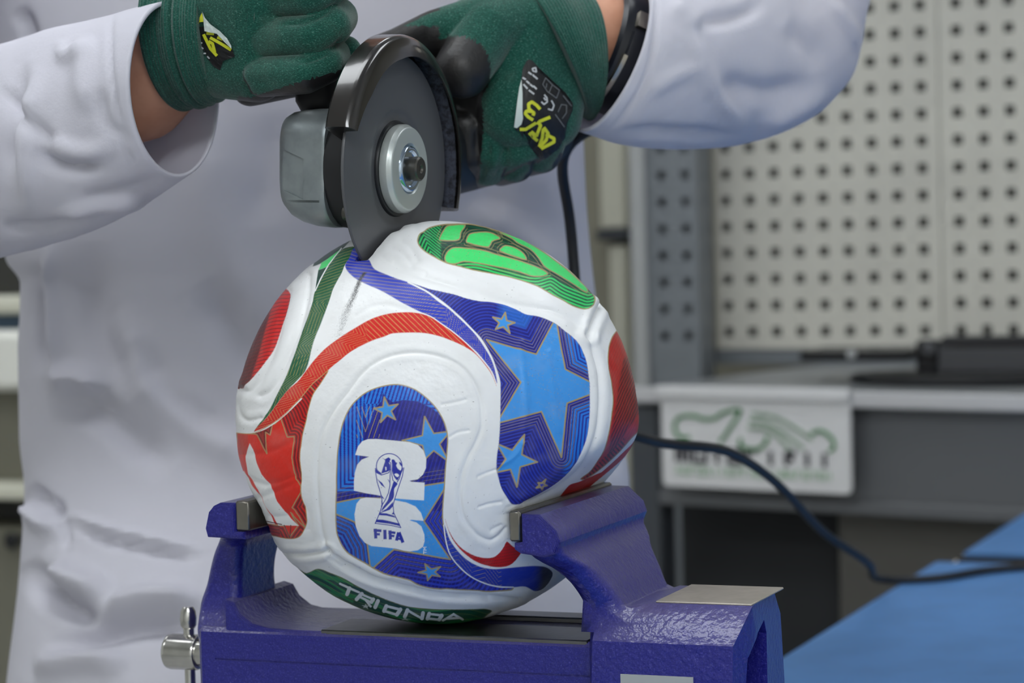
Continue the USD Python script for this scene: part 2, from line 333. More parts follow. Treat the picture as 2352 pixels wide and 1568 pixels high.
def stroke(P, w, c, smooth=False, clip=None, taper=False):
    P = spl(P, False, 4) if smooth else np.asarray(P, float); i = sub(P, w + 3); d = sdist(P, i, False)
    a = np.clip((w / 2 - d) / 1.3 + .5, 0, 1)
    if clip is not None: a = a * clip[i]
    put(i, a, c)
def bar(p, q, w, c):
    p, q = np.asarray(p, float), np.asarray(q, float); n = np.array([-(q - p)[1], (q - p)[0]]); n /= np.linalg.norm(n) * 2 / w
    Area(np.array([p + n, q + n, q - n, p - n]), c)
def star(P):
    P = np.asarray(P, float); c = P.mean(0); out = []
    for k in range(5): out += [P[k], c + .472 * ((P[k] + P[(k + 1) % 5]) / 2 - c)]
    return np.array(out)
NAVY, NAVY2, BLUE, SKY, GOLD = Lc(32, 32, 124), Lc(42, 62, 178), Lc(44, 62, 186), Lc(64, 150, 226), Lc(168, 150, 104)
BRIGHT = Lc(34, 122, 222); RED, DRED, MAROON = Lc(206, 34, 30), Lc(120, 24, 30), Lc(88, 20, 26); RED2 = Lc(220, 38, 22); WHITE = Lc(233, 234, 235)
GREEN, GLINE, DGREEN, LGREEN = Lc(28, 92, 62), Lc(150, 146, 84), Lc(14, 62, 48), Lc(66, 222, 116)
X_, Y_ = XY[:, 0], XY[:, 1]
# big-star panel (right)
B2 = np.vstack([c2((100, 440), (170, 462), (230, 482), (300, 497), (380, 515), (440, 535), (520, 553), (600, 560), (680, 575), (750, 605), (800, 632), (870, 645), (930, 665), (990, 695), (1040, 735), (1090, 775), (1130, 825), (1155, 880), (1170, 930), (1180, 1000), (1187, 1050)),
                c4((1188, 107), (1187, 190), (1180, 300), (1165, 380), (1140, 450), (1100, 530), (1040, 600), (980, 652), (900, 705), (830, 745), (770, 772), (725, 780), (690, 735), (660, 685), (640, 620), (628, 560), (632, 480), (642, 420), (650, 300), (652, 200), (652, 50)), c2((645, 1010), (630, 960), (600, 880), (540, 780), (480, 715), (400, 635), (300, 550), (200, 485))])
b2 = Area(B2, NAVY, True, 4); m2 = b2.full()
BS = c2((968, 680), (990, 690), (1042, 960), (1192, 1038), (1192, 1112), (1052, 1165), (1018, 1490), (897, 1215), (640, 1284), (640, 1268), (772, 1040), (568, 783), (868, 870))
dS = sdist(BS, b2.i); up = XY[b2.i]
right = np.clip((up[:, 0] - 900 - 930 / 2.6133) / 6, 0, 1) * 1.0
b2.lines(dS, 7.3, 2.6, NAVY2, 5.0)
b2.lines(dS, 7.6, 4.2, BRIGHT, 6, np.clip((up[:, 0] - (1290)) / 12, 0, 1) * (dS > 14))
b2.lines(dS, 6.0, 1.0, Lc(150, 135, 98), 0.5, (dS > 4) * (dS < 26) * .9)
put(b2.i, b2.a * np.clip((11 - abs(up[:, 0] - 1215) / 7) / 3, 0, 1) * np.clip((dS - 45) / 8, 0, 1) * np.clip((760 - up[:, 1]) / 8, 0, 1) * .5, BRIGHT)
bs = Area(BS, SKY, clip=b2)
spk = meshkit.noise(DV[bs.i] * 420, 5); put(bs.i, bs.a * (spk > .78) * .6 * np.clip(meshkit.noise(DV[bs.i] * 28, 2) * 2.2 - .6, 0, 1), GOLD)
put(bs.i, np.clip((3.4 / 2 - abs(bs.d)) / AA + .5, 0, 1) * m2[bs.i], GOLD)
for tips in (c2((680, 622), (738, 682), (708, 745), (622, 722), (605, 650)), c4((793, 360), (873, 525), (752, 675), (622, 588), (630, 415)), c4((925, 630), (930, 665), (900, 690), (868, 680), (880, 650))):
    s_ = Area(star(tips), SKY if tips[0][1] < 1090 else BLUE, clip=b2, pad=6); put(s_.i, np.clip((1.8 - abs(s_.d)) / AA + .5, 0, 1) * m2[s_.i], GOLD)
# green oval on top
G10 = c2((155, 190), (168, 150), (210, 120), (270, 100), (340, 92), (400, 90), (470, 92), (560, 108), (640, 130), (730, 160), (800, 190), (880, 238), (960, 295), (1045, 358), (1120, 420), (1165, 460), (1203, 510), (1210, 545), (1202, 580), (1175, 600), (1140, 597), (1080, 575), (1030, 545), (960, 510), (880, 465), (790, 430), (700, 405), (600, 385), (500, 365), (400, 340), (330, 322), (260, 290), (200, 255), (165, 220))
g10 = Area(G10, DGREEN, True); mg = g10.full(); g10.lines(g10.d, 8, 2.0, Lc(24, 96, 60), 3)
cg = XY[g10.i]; left = np.clip((np.dot(c2((300, 0))[0] - [0, 0], [1, 0]) - cg[:, 0]) / 5, 0, 1)
zz = cg[:, 1] * .75 - abs(cg[:, 0] - 980 - (cg[:, 1] - 555) * .4) * .9
g10.lines(zz, 7.6, 3.6, Lc(40, 190, 98), 0, left)
low = Area(c2((390, 335), (430, 318), (560, 330), (700, 362), (820, 400), (900, 410), (950, 395), (1010, 440), (1080, 470), (1150, 490), (1190, 505), (1215, 540), (1200, 600), (1140, 605), (1030, 560), (880, 480), (700, 415), (500, 375)), None, True, clip=g10)
put(low.i, low.a * .5, Lc(22, 110, 64))
dl = sdist(spl(c2((380, 325), (500, 318), (700, 370), (860, 405), (960, 385), (1060, 440), (1180, 490)), False, 5), low.i, False); low.lines(dl, 7.2, 3.8, Lc(44, 204, 104), 4)
for P in (c2((322, 110), (345, 98), (440, 96), (415, 140), (402, 185), (300, 190), (285, 182)), c2((462, 155), (500, 142), (590, 140), (650, 175), (600, 195), (582, 228), (450, 202), (447, 190)), c2((650, 240), (680, 220), (740, 232), (790, 265), (808, 302), (740, 285), (650, 252)),
          c2((318, 292), (335, 255), (370, 233), (450, 235), (560, 250), (640, 275), (740, 300), (830, 330), (900, 360), (937, 387), (900, 402), (840, 399), (760, 374), (640, 347), (520, 322), (430, 312), (380, 327), (330, 320)),
          c2((650, 138), (740, 150), (800, 182), (880, 238), (960, 295), (1050, 362), (1120, 425), (1172, 478), (1167, 502), (1100, 457), (1000, 392), (920, 345), (880, 290), (830, 240), (760, 205), (720, 175))):
    a_ = Area(P, LGREEN, True, clip=g10, pad=6); sp = meshkit.noise(DV[a_.i] * 300, 9); put(a_.i, a_.a * (sp > .8) * .5, GOLD); put(a_.i, np.clip((1.3 - abs(a_.d)) / AA + .5, 0, 1) * mg[a_.i], GOLD); put(a_.i, np.clip((1.0 - abs(a_.d - 7)) / AA + .5, 0, 1) * mg[a_.i] * .5, GOLD)
g10.edge(2.6, GOLD)
# red panels: far left, right, left with the leaf
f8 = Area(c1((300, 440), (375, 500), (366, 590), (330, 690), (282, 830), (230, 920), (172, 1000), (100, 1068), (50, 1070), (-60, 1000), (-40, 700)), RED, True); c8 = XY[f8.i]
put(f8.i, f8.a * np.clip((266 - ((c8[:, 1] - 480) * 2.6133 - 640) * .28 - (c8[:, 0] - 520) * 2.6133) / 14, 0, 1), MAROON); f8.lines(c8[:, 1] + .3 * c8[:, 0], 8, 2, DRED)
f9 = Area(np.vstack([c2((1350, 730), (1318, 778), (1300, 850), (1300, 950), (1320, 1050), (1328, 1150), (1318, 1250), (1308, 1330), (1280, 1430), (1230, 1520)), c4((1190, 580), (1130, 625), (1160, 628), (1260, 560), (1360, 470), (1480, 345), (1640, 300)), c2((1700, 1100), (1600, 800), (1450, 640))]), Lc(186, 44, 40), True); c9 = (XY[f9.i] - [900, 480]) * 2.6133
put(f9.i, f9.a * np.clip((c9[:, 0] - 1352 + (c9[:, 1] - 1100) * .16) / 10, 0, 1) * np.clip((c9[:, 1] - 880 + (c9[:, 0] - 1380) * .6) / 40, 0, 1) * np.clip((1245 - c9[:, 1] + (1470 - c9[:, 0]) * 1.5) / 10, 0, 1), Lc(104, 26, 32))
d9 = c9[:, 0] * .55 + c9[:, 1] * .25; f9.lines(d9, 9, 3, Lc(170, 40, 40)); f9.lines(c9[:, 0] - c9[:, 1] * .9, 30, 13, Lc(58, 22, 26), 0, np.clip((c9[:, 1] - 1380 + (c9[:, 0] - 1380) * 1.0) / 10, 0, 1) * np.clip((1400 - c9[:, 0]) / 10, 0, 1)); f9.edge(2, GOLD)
Area(c4((1060, 665), (1130, 640), (1250, 590), (1360, 555), (1440, 470), (1600, 400), (1640, 560), (1400, 800), (1100, 800), (1000, 760)), Lc(188, 34, 34), True)
# ribbons: green, blue, red
GRN = c1((770, 225), (715, 232), (690, 245), (640, 300), (590, 380), (556, 450), (530, 505), (520, 560), (490, 650), (455, 740), (420, 850), (390, 930), (350, 1030), (300, 1130), (250, 1220), (168, 1334), (240, 1257), (300, 1177), (370, 1087), (420, 1032), (470, 977), (490, 930), (510, 850), (530, 780), (570, 680), (610, 570), (640, 480), (690, 390), (715, 330), (770, 245))
Area(c1((520, 345), (565, 325), (620, 290), (690, 245), (745, 190), (700, 150), (560, 200)), DGREEN); Area(c1((553, 366), (568, 322), (600, 303), (690, 235), (670, 275), (625, 318), (603, 345)), LGREEN); Area(c1((535, 490), (552, 366), (603, 345), (585, 375), (560, 425), (548, 460)), DGREEN)
gr = Area(GRN, GREEN, True, 4); cgx = (XY[gr.i] - [520, 480]) * 2.6133
topw = np.clip((560 - cgx[:, 1]) / 20, 0, 1)
gr.lines(cgx[:, 1] + .35 * cgx[:, 0], 17, 3.0, GLINE, 0, topw * .8); gr.lines(cgx[:, 0] + cgx[:, 1] * .33 - .9 * abs((cgx[:, 1] % 250) - 70) * (cgx[:, 1] % 250 < 120), 17, 3.0, GLINE, 0, (1 - topw) * .9)
stroke(c1((690, 235), (650, 285), (605, 345), (565, 425), (535, 492)), 2.2, WHITE, True)
BLU = np.vstack([c1((770, 232), (735, 295), (713, 340), (735, 382), (780, 420), (850, 455), (930, 490), (1000, 530), (1060, 565), (1150, 610), (1220, 640), (1290, 685), (1350, 725), (1400, 765), (1460, 820), (1510, 865)), c2((575, 935), (605, 980), (632, 1045), (632, 1000), (616, 945), (598, 895), (570, 845), (530, 785), (490, 735), (440, 685), (390, 638), (340, 595), (280, 552), (220, 505), (160, 472), (98, 440), (40, 422), (-42, 390), (-107, 358), (-140, 300))])
bl = Area(BLU, BLUE, True, 4); cb = (XY[bl.i] - [520, 480]) * 2.6133; w1 = np.clip((1330 - cb[:, 0]) / 20, 0, 1)
bl.lines(cb[:, 1] - cb[:, 0] * .12, 20, 2.8, GOLD, 0, w1); bl.lines(cb[:, 1] - cb[:, 0] * .95 + 1.1 * abs((cb[:, 0] + cb[:, 1]) % 150 - 60), 22, 3.0, GOLD, 0, (1 - w1))
REDR = np.vstack([c1((168, 1334), (240, 1257), (300, 1177), (370, 1087), (430, 1032), (470, 982), (530, 902), (600, 832), (690, 765), (780, 710), (860, 665), (940, 637), (1020, 623), (1110, 620), (1180, 630), (1230, 650), (1290, 690), (1350, 732), (1400, 772), (1450, 817), (1500, 867)), c2((575, 947), (605, 1000), (628, 1060), (603, 1000), (560, 935), (500, 868), (440, 828), (370, 795), (290, 765), (200, 745), (100, 742), (0, 748)), c1((950, 765), (880, 788), (800, 825), (740, 860), (680, 910), (640, 940), (590, 985), (560, 1010), (510, 1055), (450, 1128), (390, 1190), (340, 1240), (290, 1275), (240, 1305))])
rr = Area(REDR, RED, True, 4); cr = (XY[rr.i] - [520, 480]) * 2.6133; w1 = np.clip((cr[:, 0] - 830) / 20, 0, 1)
rr.lines(cr[:, 0] * .7 - cr[:, 1] * .72, 24, 3.2, Lc(206, 160, 96), 0, w1); rr.lines(cr[:, 0] * .75 + cr[:, 1] * .5 - 1.0 * abs((cr[:, 1] - .3 * cr[:, 0]) % 170 - 85), 20, 3.0, Lc(206, 150, 92), 0, (1 - w1) * .9)
stroke(np.vstack([c1((1180, 626), (1230, 646), (1290, 687), (1350, 729), (1400, 769), (1450, 814), (1500, 863)), c2((575, 940), (606, 990))]), 2.0, WHITE, True)
stroke(c2((98, 440), (160, 470), (220, 502), (280, 550), (340, 592), (390, 636), (440, 683), (490, 733), (530, 783), (570, 843), (600, 897), (618, 945), (632, 1010), (640, 1060)), 3.6, WHITE, True)
# left red panel with the leaf and the pale bars
F7 = np.vstack([c3((-40, 340), (62, 350), (120, 355), (170, 350)), c1((240, 1307), (290, 1277), (340, 1242), (390, 1192), (450, 1130), (510, 1057), (560, 1012), (610, 970)), c3((560, 60), (520, 120), (495, 200), (470, 300), (450, 390), (440, 500), (450, 600), (450, 720), (470, 800), (480, 880), (465, 930), (440, 970), (400, 985), (340, 980), (270, 965), (240, 955), (150, 960), (0, 800), (-40, 600))])
f7 = Area(F7, RED2, True, 4); m7 = f7.full(); cf = (XY[f7.i] - [520, 860]) * 2.6133
LEAF = c3((62, 350), (170, 356), (185, 360), (205, 400), (240, 475), (235, 345), (262, 362), (275, 300), (290, 296), (325, 262), (365, 375), (405, 372), (392, 500), (415, 625), (448, 668), (448, 705), (392, 800), (435, 850), (475, 925), (380, 830), (430, 905), (380, 975), (345, 910), (150, 880), (60, 700))
dL = sdist(LEAF, f7.i); outw = np.clip(dL / 2, 0, 1)
put(f7.i, f7.a * outw * (cf[:, 0] > 320), DRED); f7.lines(dL, 7.4, 3.2, RED, 2, outw * (cf[:, 0] > 320)); f7.lines(dL, 100, 2.4, GOLD, 0); put(f7.i, f7.a * outw * (cf[:, 0] <= 320) * .9, Lc(150, 36, 32)); f7.lines(dL, 7, 2, MAROON, 3, outw * (cf[:, 0] <= 320))
put(f7.i, f7.a * (dL < -2) * (cf[:, 1] < 480) * (cf[:, 0] < 130) * .35, Lc(150, 60, 50))
for P in (c3((140, 412), (162, 450), (182, 530), (212, 600), (262, 660), (302, 760), (370, 850), (432, 908), (312, 905), (235, 790), (190, 690), (130, 600), (113, 490)), c3((103, 578), (150, 660), (200, 720), (240, 800), (292, 897), (205, 888), (140, 800), (60, 680), (70, 600))):
    a_ = Area(P, WHITE)
for P in (c3((345, 905), (380, 980), (385, 905)), c3((240, 880), (290, 890), (330, 900))): stroke(P, 2.0, MAROON, clip=m7)
stroke(c3((170, 348), (240, 321), (330, 258), (390, 205), (450, 145)), 3.2, WHITE, True); f7.edge(1.6, Lc(190, 150, 90))
# emblem panel
B6 = np.vstack([c3((660, 700), (662, 560), (670, 450), (690, 330), (720, 240), (760, 175), (820, 120), (880, 88), (950, 68), (1020, 60), (1080, 70), (1140, 95), (1200, 140), (1250, 190), (1290, 250), (1315, 310), (1328, 380), (1325, 450), (1315, 560), (1308, 680), (1300, 780), (1298, 860)), c4((312, 920), (325, 1000), (350, 1080), (400, 1150), (470, 1210), (560, 1252), (640, 1272), (730, 1276), (720, 1288), (640, 1293), (575, 1297)), c3((1400, 1290), (1300, 1283), (1220, 1275), (1150, 1255), (1100, 1230), (1040, 1215), (960, 1195), (900, 1170), (830, 1130), (770, 1095), (720, 1060), (680, 1000), (660, 940), (657, 820))])
b6 = Area(B6, NAVY, True, 4); m6 = b6.full(); ce = (XY[b6.i] - [520, 860]) * 2.6133
b6.lines(ce[:, 0] + .3 * ce[:, 1], 24, 9, Lc(40, 46, 156), 0)
BST = c3((640, 772), (800, 740), (1000, 745), (1195, 665), (1315, 646), (1306, 690), (1186, 880), (1345, 1110), (1005, 1050), (882, 1160), (862, 1155), (845, 1020), (770, 885), (640, 830))
dB = sdist(BST, b6.i)
upb = Area(np.vstack([c3((650, 708), (650, 500), (690, 300), (760, 160), (880, 75), (1020, 50), (1100, 65), (1180, 115), (1250, 180), (1300, 260), (1240, 205), (1150, 160), (1060, 152), (1000, 165), (960, 140), (940, 110), (930, 160), (890, 205), (850, 330), (835, 250), (820, 160), (820, 400), (800, 480), (790, 640), (790, 712))]), BRIGHT, clip=b6); cu = (XY[upb.i] - [520, 860]) * 2.6133
upb.lines(np.where(cu[:, 1] < 175 - (cu[:, 0] < 830) * 60, cu[:, 0] + .3 * cu[:, 1], np.minimum(cu[:, 0] - 655, 712 - cu[:, 1])), 24, 10, Lc(34, 40, 150), 6)
lowL = (ce[:, 0] < 790) * (ce[:, 1] > 560); yl = ce[:, 1] + np.maximum(0, 690 - ce[:, 0]) * -.6
b6.lines(dB, 9, 1.0, Lc(140, 126, 92), 2, (dB > 3) * (dB < 30) * .8); b6.lines(dB, 9.2, 4.2, BLUE, 6, (ce[:, 1] > 820) * (ce[:, 0] > 880) * 1.0); b6.lines(dB, 9.2, 4.6, Lc(34, 104, 204), 6, (ce[:, 1] > 840) * (ce[:, 0] < 860) * 1.0)
b6.lines(np.abs(ce[:, 0] - 835) + .35 * ce[:, 1], 30, 4, GOLD, 0, (ce[:, 1] < 380) * (ce[:, 1] > 190) * (abs(ce[:, 0] - 850) < 70) * .9)
t_ = Area(BST, SKY, clip=b6, pad=6); put(t_.i, np.clip((1.7 - abs(t_.d)) / AA + .5, 0, 1) * m6[t_.i], GOLD)
for tips in (c3((948, 135), (1030, 178), (1015, 270), (925, 287), (886, 203)), c3((1190, 252), (1345, 340), (1338, 525), (1195, 505), (1055, 395)), c3((1192, 1135), (1285, 1153), (1283, 1212), (1208, 1234), (1150, 1187))):
    s_ = Area(star(tips), SKY, clip=b6, pad=6); put(s_.i, np.clip((1.6 - abs(s_.d)) / AA + .5, 0, 1) * m6[s_.i], GOLD)
for a_ in (t_,): put(a_.i, a_.a * (meshkit.noise(DV[a_.i] * 420, 7) > .8) * .5, GOLD)
b6.edge(2.6, GOLD)
TWO = c3((773, 482), (790, 430), (815, 400), (850, 387), (900, 386), (1000, 395), (1100, 405), (1150, 422), (1183, 455), (1200, 505), (1198, 560), (1180, 600), (1148, 628), (1100, 637), (1110, 643), (1190, 648), (1186, 755), (1090, 750), (1000, 743), (930, 728), (840, 713), (765, 697), (765, 640), (770, 590), (785, 540), (812, 510), (850, 495), (855, 493))
SIX = c3((840, 738), (960, 745), (1080, 768), (1135, 792), (1168, 830), (1184, 878), (1110, 872), (1100, 876), (1140, 887), (1170, 912), (1188, 960), (1190, 1000), (1180, 1035), (1150, 1055), (1100, 1062), (1060, 1056), (1020, 1045), (940, 1037), (870, 1030), (830, 1010), (798, 970), (777, 910), (768, 840), (780, 775), (805, 745))
Area(TWO, WHITE); Area(SIX, WHITE)
INK = Lc(40, 52, 160)
k_ = Area(c7(*[(595 + 155 * math.cos(t), 370 + 153 * math.sin(t)) for t in np.linspace(0, 2 * np.pi, 40, endpoint=False)]), WHITE)
Area(c7((495, 690), (665, 690), (650, 900), (500, 900)), WHITE)
Area(c7((430, 400), (500, 470), (600, 430), (765, 390), (740, 540), (660, 760), (640, 840), (655, 930), (730, 1105), (425, 1050), (480, 930), (510, 840), (490, 690), (450, 560)), WHITE)
put(k_.i, np.clip((1.0 - abs(k_.d)) / 1.2 + .5, 0, 1) * (XY[k_.i, 1] < 1088), INK)
for P in (((515, 270), (545, 285), (585, 262), (612, 285), (590, 325), (605, 350), (606, 405), (580, 432), (530, 447), (502, 455), (515, 400), (532, 345), (545, 300)), ((438, 385), (455, 415), (500, 452), (505, 470), (450, 450), (430, 430)), ((625, 290), (655, 290), (672, 320), (690, 330), (678, 360), (700, 400), (735, 420), (752, 370), (738, 330), (715, 315), (720, 345), (760, 400), (730, 470), (705, 520), (690, 540), (650, 490), (632, 420), (628, 350)),
          ((652, 552), (692, 582), (655, 640), (652, 720), (640, 762), (560, 850), (500, 908), (520, 860), (580, 770), (600, 690), (625, 620)), ((448, 520), (510, 570), (547, 632), (500, 595)), ((575, 522), (598, 545), (600, 575)), ((498, 710), (540, 765), (505, 750)), ((500, 780), (520, 820), (505, 850)), ((505, 908), (560, 882), (640, 797), (642, 850), (600, 890), (550, 905)), ((625, 945), (645, 915), (660, 950)), ((480, 930), (560, 935), (650, 962), (682, 990), (560, 962), (476, 956)), ((440, 1008), (520, 1012), (620, 1035), (720, 1060), (727, 1090), (600, 1062), (430, 1040))): Area(c7(*P), INK, len(P) > 8, 3)
Area(c7((545, 375), (560, 380), (562, 415), (550, 420)), WHITE); Area(c7((655, 465), (690, 455), (715, 480), (690, 500)), WHITE, True); Area(c7((690, 370), (720, 375), (725, 395), (700, 398)), WHITE)
for P in (((428, 395), (432, 440), (500, 475), (590, 447), (606, 405)), ((430, 420), (450, 560), (490, 690), (508, 770), (510, 840), (480, 930), (428, 1055)), ((770, 388), (752, 490), (700, 640), (665, 750), (640, 840), (650, 930), (732, 1105)), ((590, 310), (612, 330), (615, 400), (605, 480), (602, 600), (585, 690), (550, 770), (500, 850)), ((635, 350), (625, 470), (640, 540), (690, 582)), ((755, 390), (715, 520), (690, 560)), ((425, 1055), (600, 1078), (735, 1107)), ((480, 930), (560, 900), (600, 885))): stroke(c7(*P), 1.9, INK)
for p, q2, w in (((425, 1122), (434, 1236), 36), ((408, 1140), (500, 1147), 32), ((430, 1184), (482, 1188), 28), ((541, 1134), (545, 1246), 38), ((602, 1142), (608, 1251), 36), ((588, 1160), (668, 1172), 30), ((606, 1204), (656, 1211), 27), ((682, 1264), (706, 1165), 36), ((712, 1165), (760, 1287), 38), ((690, 1240), (745, 1250), 24)): bar(c7(p)[0], c7(q2)[0], w / 5.2269, INK)
for P in (((1008, 1388), (1008, 1420)), ((1008, 1404), (1040, 1404)), ((1040, 1378), (1006, 1374), (1026, 1361), (1006, 1346), (1040, 1342))): stroke(c7(*P), 1.5, WHITE)
# ribbons below
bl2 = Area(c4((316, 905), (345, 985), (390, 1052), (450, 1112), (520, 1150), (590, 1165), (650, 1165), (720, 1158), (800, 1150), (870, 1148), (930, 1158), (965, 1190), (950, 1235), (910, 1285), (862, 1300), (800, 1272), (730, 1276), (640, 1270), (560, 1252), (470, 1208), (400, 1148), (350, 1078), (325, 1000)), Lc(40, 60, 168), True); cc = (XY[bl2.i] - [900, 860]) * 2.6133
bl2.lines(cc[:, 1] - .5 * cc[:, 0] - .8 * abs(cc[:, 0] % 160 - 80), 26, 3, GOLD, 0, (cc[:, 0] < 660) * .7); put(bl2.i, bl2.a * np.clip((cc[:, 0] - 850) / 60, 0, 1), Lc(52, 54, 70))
rd2 = Area(c4((320, 868), (340, 930), (380, 1000), (430, 1050), (500, 1088), (560, 1100), (610, 1095), (650, 1065), (675, 1030), (690, 1002), (725, 1030), (775, 1060), (750, 1105), (720, 1135), (690, 1150), (640, 1155), (580, 1148), (510, 1125), (450, 1085), (390, 1025), (350, 960)), Lc(190, 30, 30), True); cc = (XY[rd2.i] - [900, 860]) * 2.6133; rd2.lines(cc[:, 1] + cc[:, 0] * .15, 17, 2.4, Lc(120, 40, 30), 0)
stroke(c4((312, 905), (325, 1000), (350, 1080), (400, 1150), (470, 1210), (560, 1255), (640, 1272), (730, 1276)), 2.6, WHITE, True)
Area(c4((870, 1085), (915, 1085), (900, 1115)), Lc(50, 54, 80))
# bottom green panel with its lettering
g11 = Area(np.vstack([c3((430, 1172), (480, 1193), (550, 1168), (620, 1190), (700, 1222), (800, 1278), (900, 1328), (1000, 1368), (1100, 1395), (1250, 1410), (1400, 1412)), c4((500, 1408), (560, 1408), (600, 1422), (560, 1450), (500, 1530), (300, 1620), (0, 1640)), c3((800, 1600), (500, 1400))]), Lc(18, 74, 56), True); c11 = (XY[g11.i] - [520, 860]) * 2.6133
v_ = (c11[:, 1] - 1172) - (c11[:, 0] - 430) * .42 + np.maximum(0, c11[:, 0] - 1000) * .33
g11.lines(v_ + 16 * np.sin(c11[:, 0] / 70), 34, 12, Lc(36, 140, 78), 6, (c11[:, 0] < 760) * 1.0); g11.lines(v_ + 30 * np.sin(c11[:, 0] / 110), 90, 26, Lc(34, 132, 76), 40); g11.lines(v_ + 14 * np.sin(c11[:, 0] / 70), 30, 3, Lc(110, 128, 70), 0); g11.edge(1.6, Lc(120, 120, 80))
LET = {'T': [((0, 1), (1, 1)), ((.5, 1), (.5, 0))], 'R': [((.12, 0), (.12, 1)), ((.12, .9), (.85, .9)), ((.85, .9), (.85, .5)), ((.85, .45), (.12, .45)), ((.5, .45), (.95, 0))], 'I': [((.5, 0), (.5, 1))], 'O': [((.1, .1), (.1, .9)), ((.1, .9), (.9, .9)), ((.9, .9), (.9, .1)), ((.9, .1), (.1, .1))], 'N': [((.12, 0), (.12, 1)), ((.12, 1), (.88, 0)), ((.88, 0), (.88, 1))], 'D': [((.12, 0), (.12, 1)), ((.12, .95), (.8, .9)), ((.85, .9), (.85, .1)), ((.8, .05), (.12, .05))], 'A': [((0, 0), (.5, 1)), ((.5, 1), (1, 0)), ((.2, .3), (.8, .3))]}
QUADS = {'T': ((682, 1256), (795, 1308), (775, 1350), (672, 1290)), 'R': ((800, 1312), (898, 1352), (870, 1395), (768, 1345)), 'I': ((893, 1354), (925, 1366), (905, 1402), (880, 1392)), 'O': ((950, 1384), (1058, 1408), (1030, 1445), (935, 1420)), 'N': ((1072, 1410), (1195, 1434), (1190, 1466), (1055, 1448)), 'D': ((1205, 1434), (1310, 1444), (1290, 1474), (1195, 1464)), 'A': ((1318, 1440), (1410, 1436), (1418, 1468), (1300, 1474))}
for ch, Q in QUADS.items():
    tl, tr, br, blc = (np.array(p, float) for p in c3(*Q)); hh = np.linalg.norm((tl + tr - blc - br) / 2)
    def mp(p): return (blc * (1 - p[0]) + br * p[0]) * (1 - p[1]) + (tl * (1 - p[0]) + tr * p[0]) * p[1]
    for p, q2 in LET[ch]:
        stroke(np.array([mp(p), mp(q2)]), 8.6 if abs(p[0] - q2[0]) < .4 else 5.2, Lc(226, 228, 226))
for tips in (c3((835, 1378), (862, 1388), (850, 1408), (818, 1402), (812, 1386)), c3((1075, 1455), (1105, 1466), (1095, 1480), (1050, 1478), (1040, 1466))): Area(star(tips), Lc(200, 205, 200))
# dust of the cut, scuffs
i = sub(c1((560, 380), (900, 860)), 0); t = np.clip((XY[i, 1] - c1((0, 400))[0][1]) / 155, 0, 1); cx_ = np.interp(XY[i, 1], c1((0, 370), (0, 430), (0, 520), (0, 640), (0, 720), (0, 820))[:, 1], c1((838, 0), (800, 0), (765, 0), (712, 0), (690, 0), (640, 0))[:, 0])
dd = abs(XY[i, 0] - cx_); ns = meshkit.noise(DV[i] * 380, 3); put(i, np.clip((np.exp(-(dd / (6 + 12 * t)) ** 2) * (1.05 - .72 * t) - ns * (.72 + .1 * t)) * 1.5, 0, 1) * (XY[i, 1] > 620) * (XY[i, 1] < 790), Lc(32, 33, 36))
put(np.nonzero(cut > .25)[0], np.ones((cut > .25).sum()), Lc(30, 30, 33))
ns = meshkit.noise(DV * 150, 21) * meshkit.noise(DV * 90, 22); put(np.arange(len(DV)), np.clip((ns - .70) * 14, 0, 1) * .55 * (PH < 1.6), Lc(90, 88, 86))
put(np.arange(len(DV)), np.clip(meshkit.fbm(DV * 9, 4, 30) - .52, 0, 1) * .35, Lc(190, 186, 176))
M['ball_cover'] = usdkit.material(stage, '/World/Looks/ball_cover', {'a': ('attribute', {'attribute': 'printed'}), 'g': ('texture_coordinate', {}), 'n': ('voronoi_texture', {'scale': 900.0}), 'n2': ('noise_texture', {'scale': 90.0, 'detail': 3.0}), 'ad': ('math', {'math_type': 'multiply_add', 'value2': .25}), 'b': ('bump', {'strength': .12, 'distance': .0006}),
    'p': ('principled_bsdf', {'roughness': .38, 'specular_ior_level': .34, 'coat_weight': .07, 'coat_roughness': .15})}, [('a.color', 'p.base_color'), ('g.object', 'n.vector'), ('g.object', 'n2.vector'), ('n.distance', 'ad.value1'), ('n2.fac', 'ad.value3'), ('ad.value', 'b.height'), ('b.normal', 'p.normal')], surface='p.BSDF')
# ---- panels between the seams are the ball's parts
fc = XY[FB].mean(1); back = PH[FB].max(1) > 2.2
def inside(P):
    x, y = fc.T; ins = np.zeros(len(fc), bool); P = np.asarray(P)
    for (ax, ay), (bx, by) in zip(P, np.roll(P, -1, 0)):
        if by != ay: ins ^= ((ay > y) != (by > y)) & (x < (bx - ax) * (y - ay) / (by - ay) + ax)
    return ins & ~back
sA, sB, sC, sD, sE, sF = (spl(s, False, 6) for s in (SEAM_A, SEAM_B, SEAM_C, SEAM_D, SEAM_E, SEAM_F))
lab = np.zeros(len(FB), int)
lab[inside(np.vstack([sA, [(1500, 1230), (1500, 1330)], sB[::-1]]))] = 1                        # emblem panel
lab[inside(np.vstack([sB, [(1400, 1420), (1300, 1900), (300, 1900), (300, 1300)], sC[::-1]])) & (lab == 0)] = 2   # green panel below
lab[inside(np.vstack([sF, [(860, 590), (600, 300), (1700, 100), (1700, 500)], sD])) & (lab == 0)] = 3               # green panel on top
lab[inside(np.vstack([sD, sE, [(1250, 1300), (1900, 1300), (1900, 500)]])) & (lab == 0)] = 4                         # red panel right
lab[inside(np.vstack([sC[::-1], sA[:len(sA) // 3], c1((700, 1120), (640, 945), (470, 980), (570, 680), (690, 390), (770, 245), (600, 0)), [(200, 300), (200, 1300)]])) & (lab == 0)] = 5   # red panel left
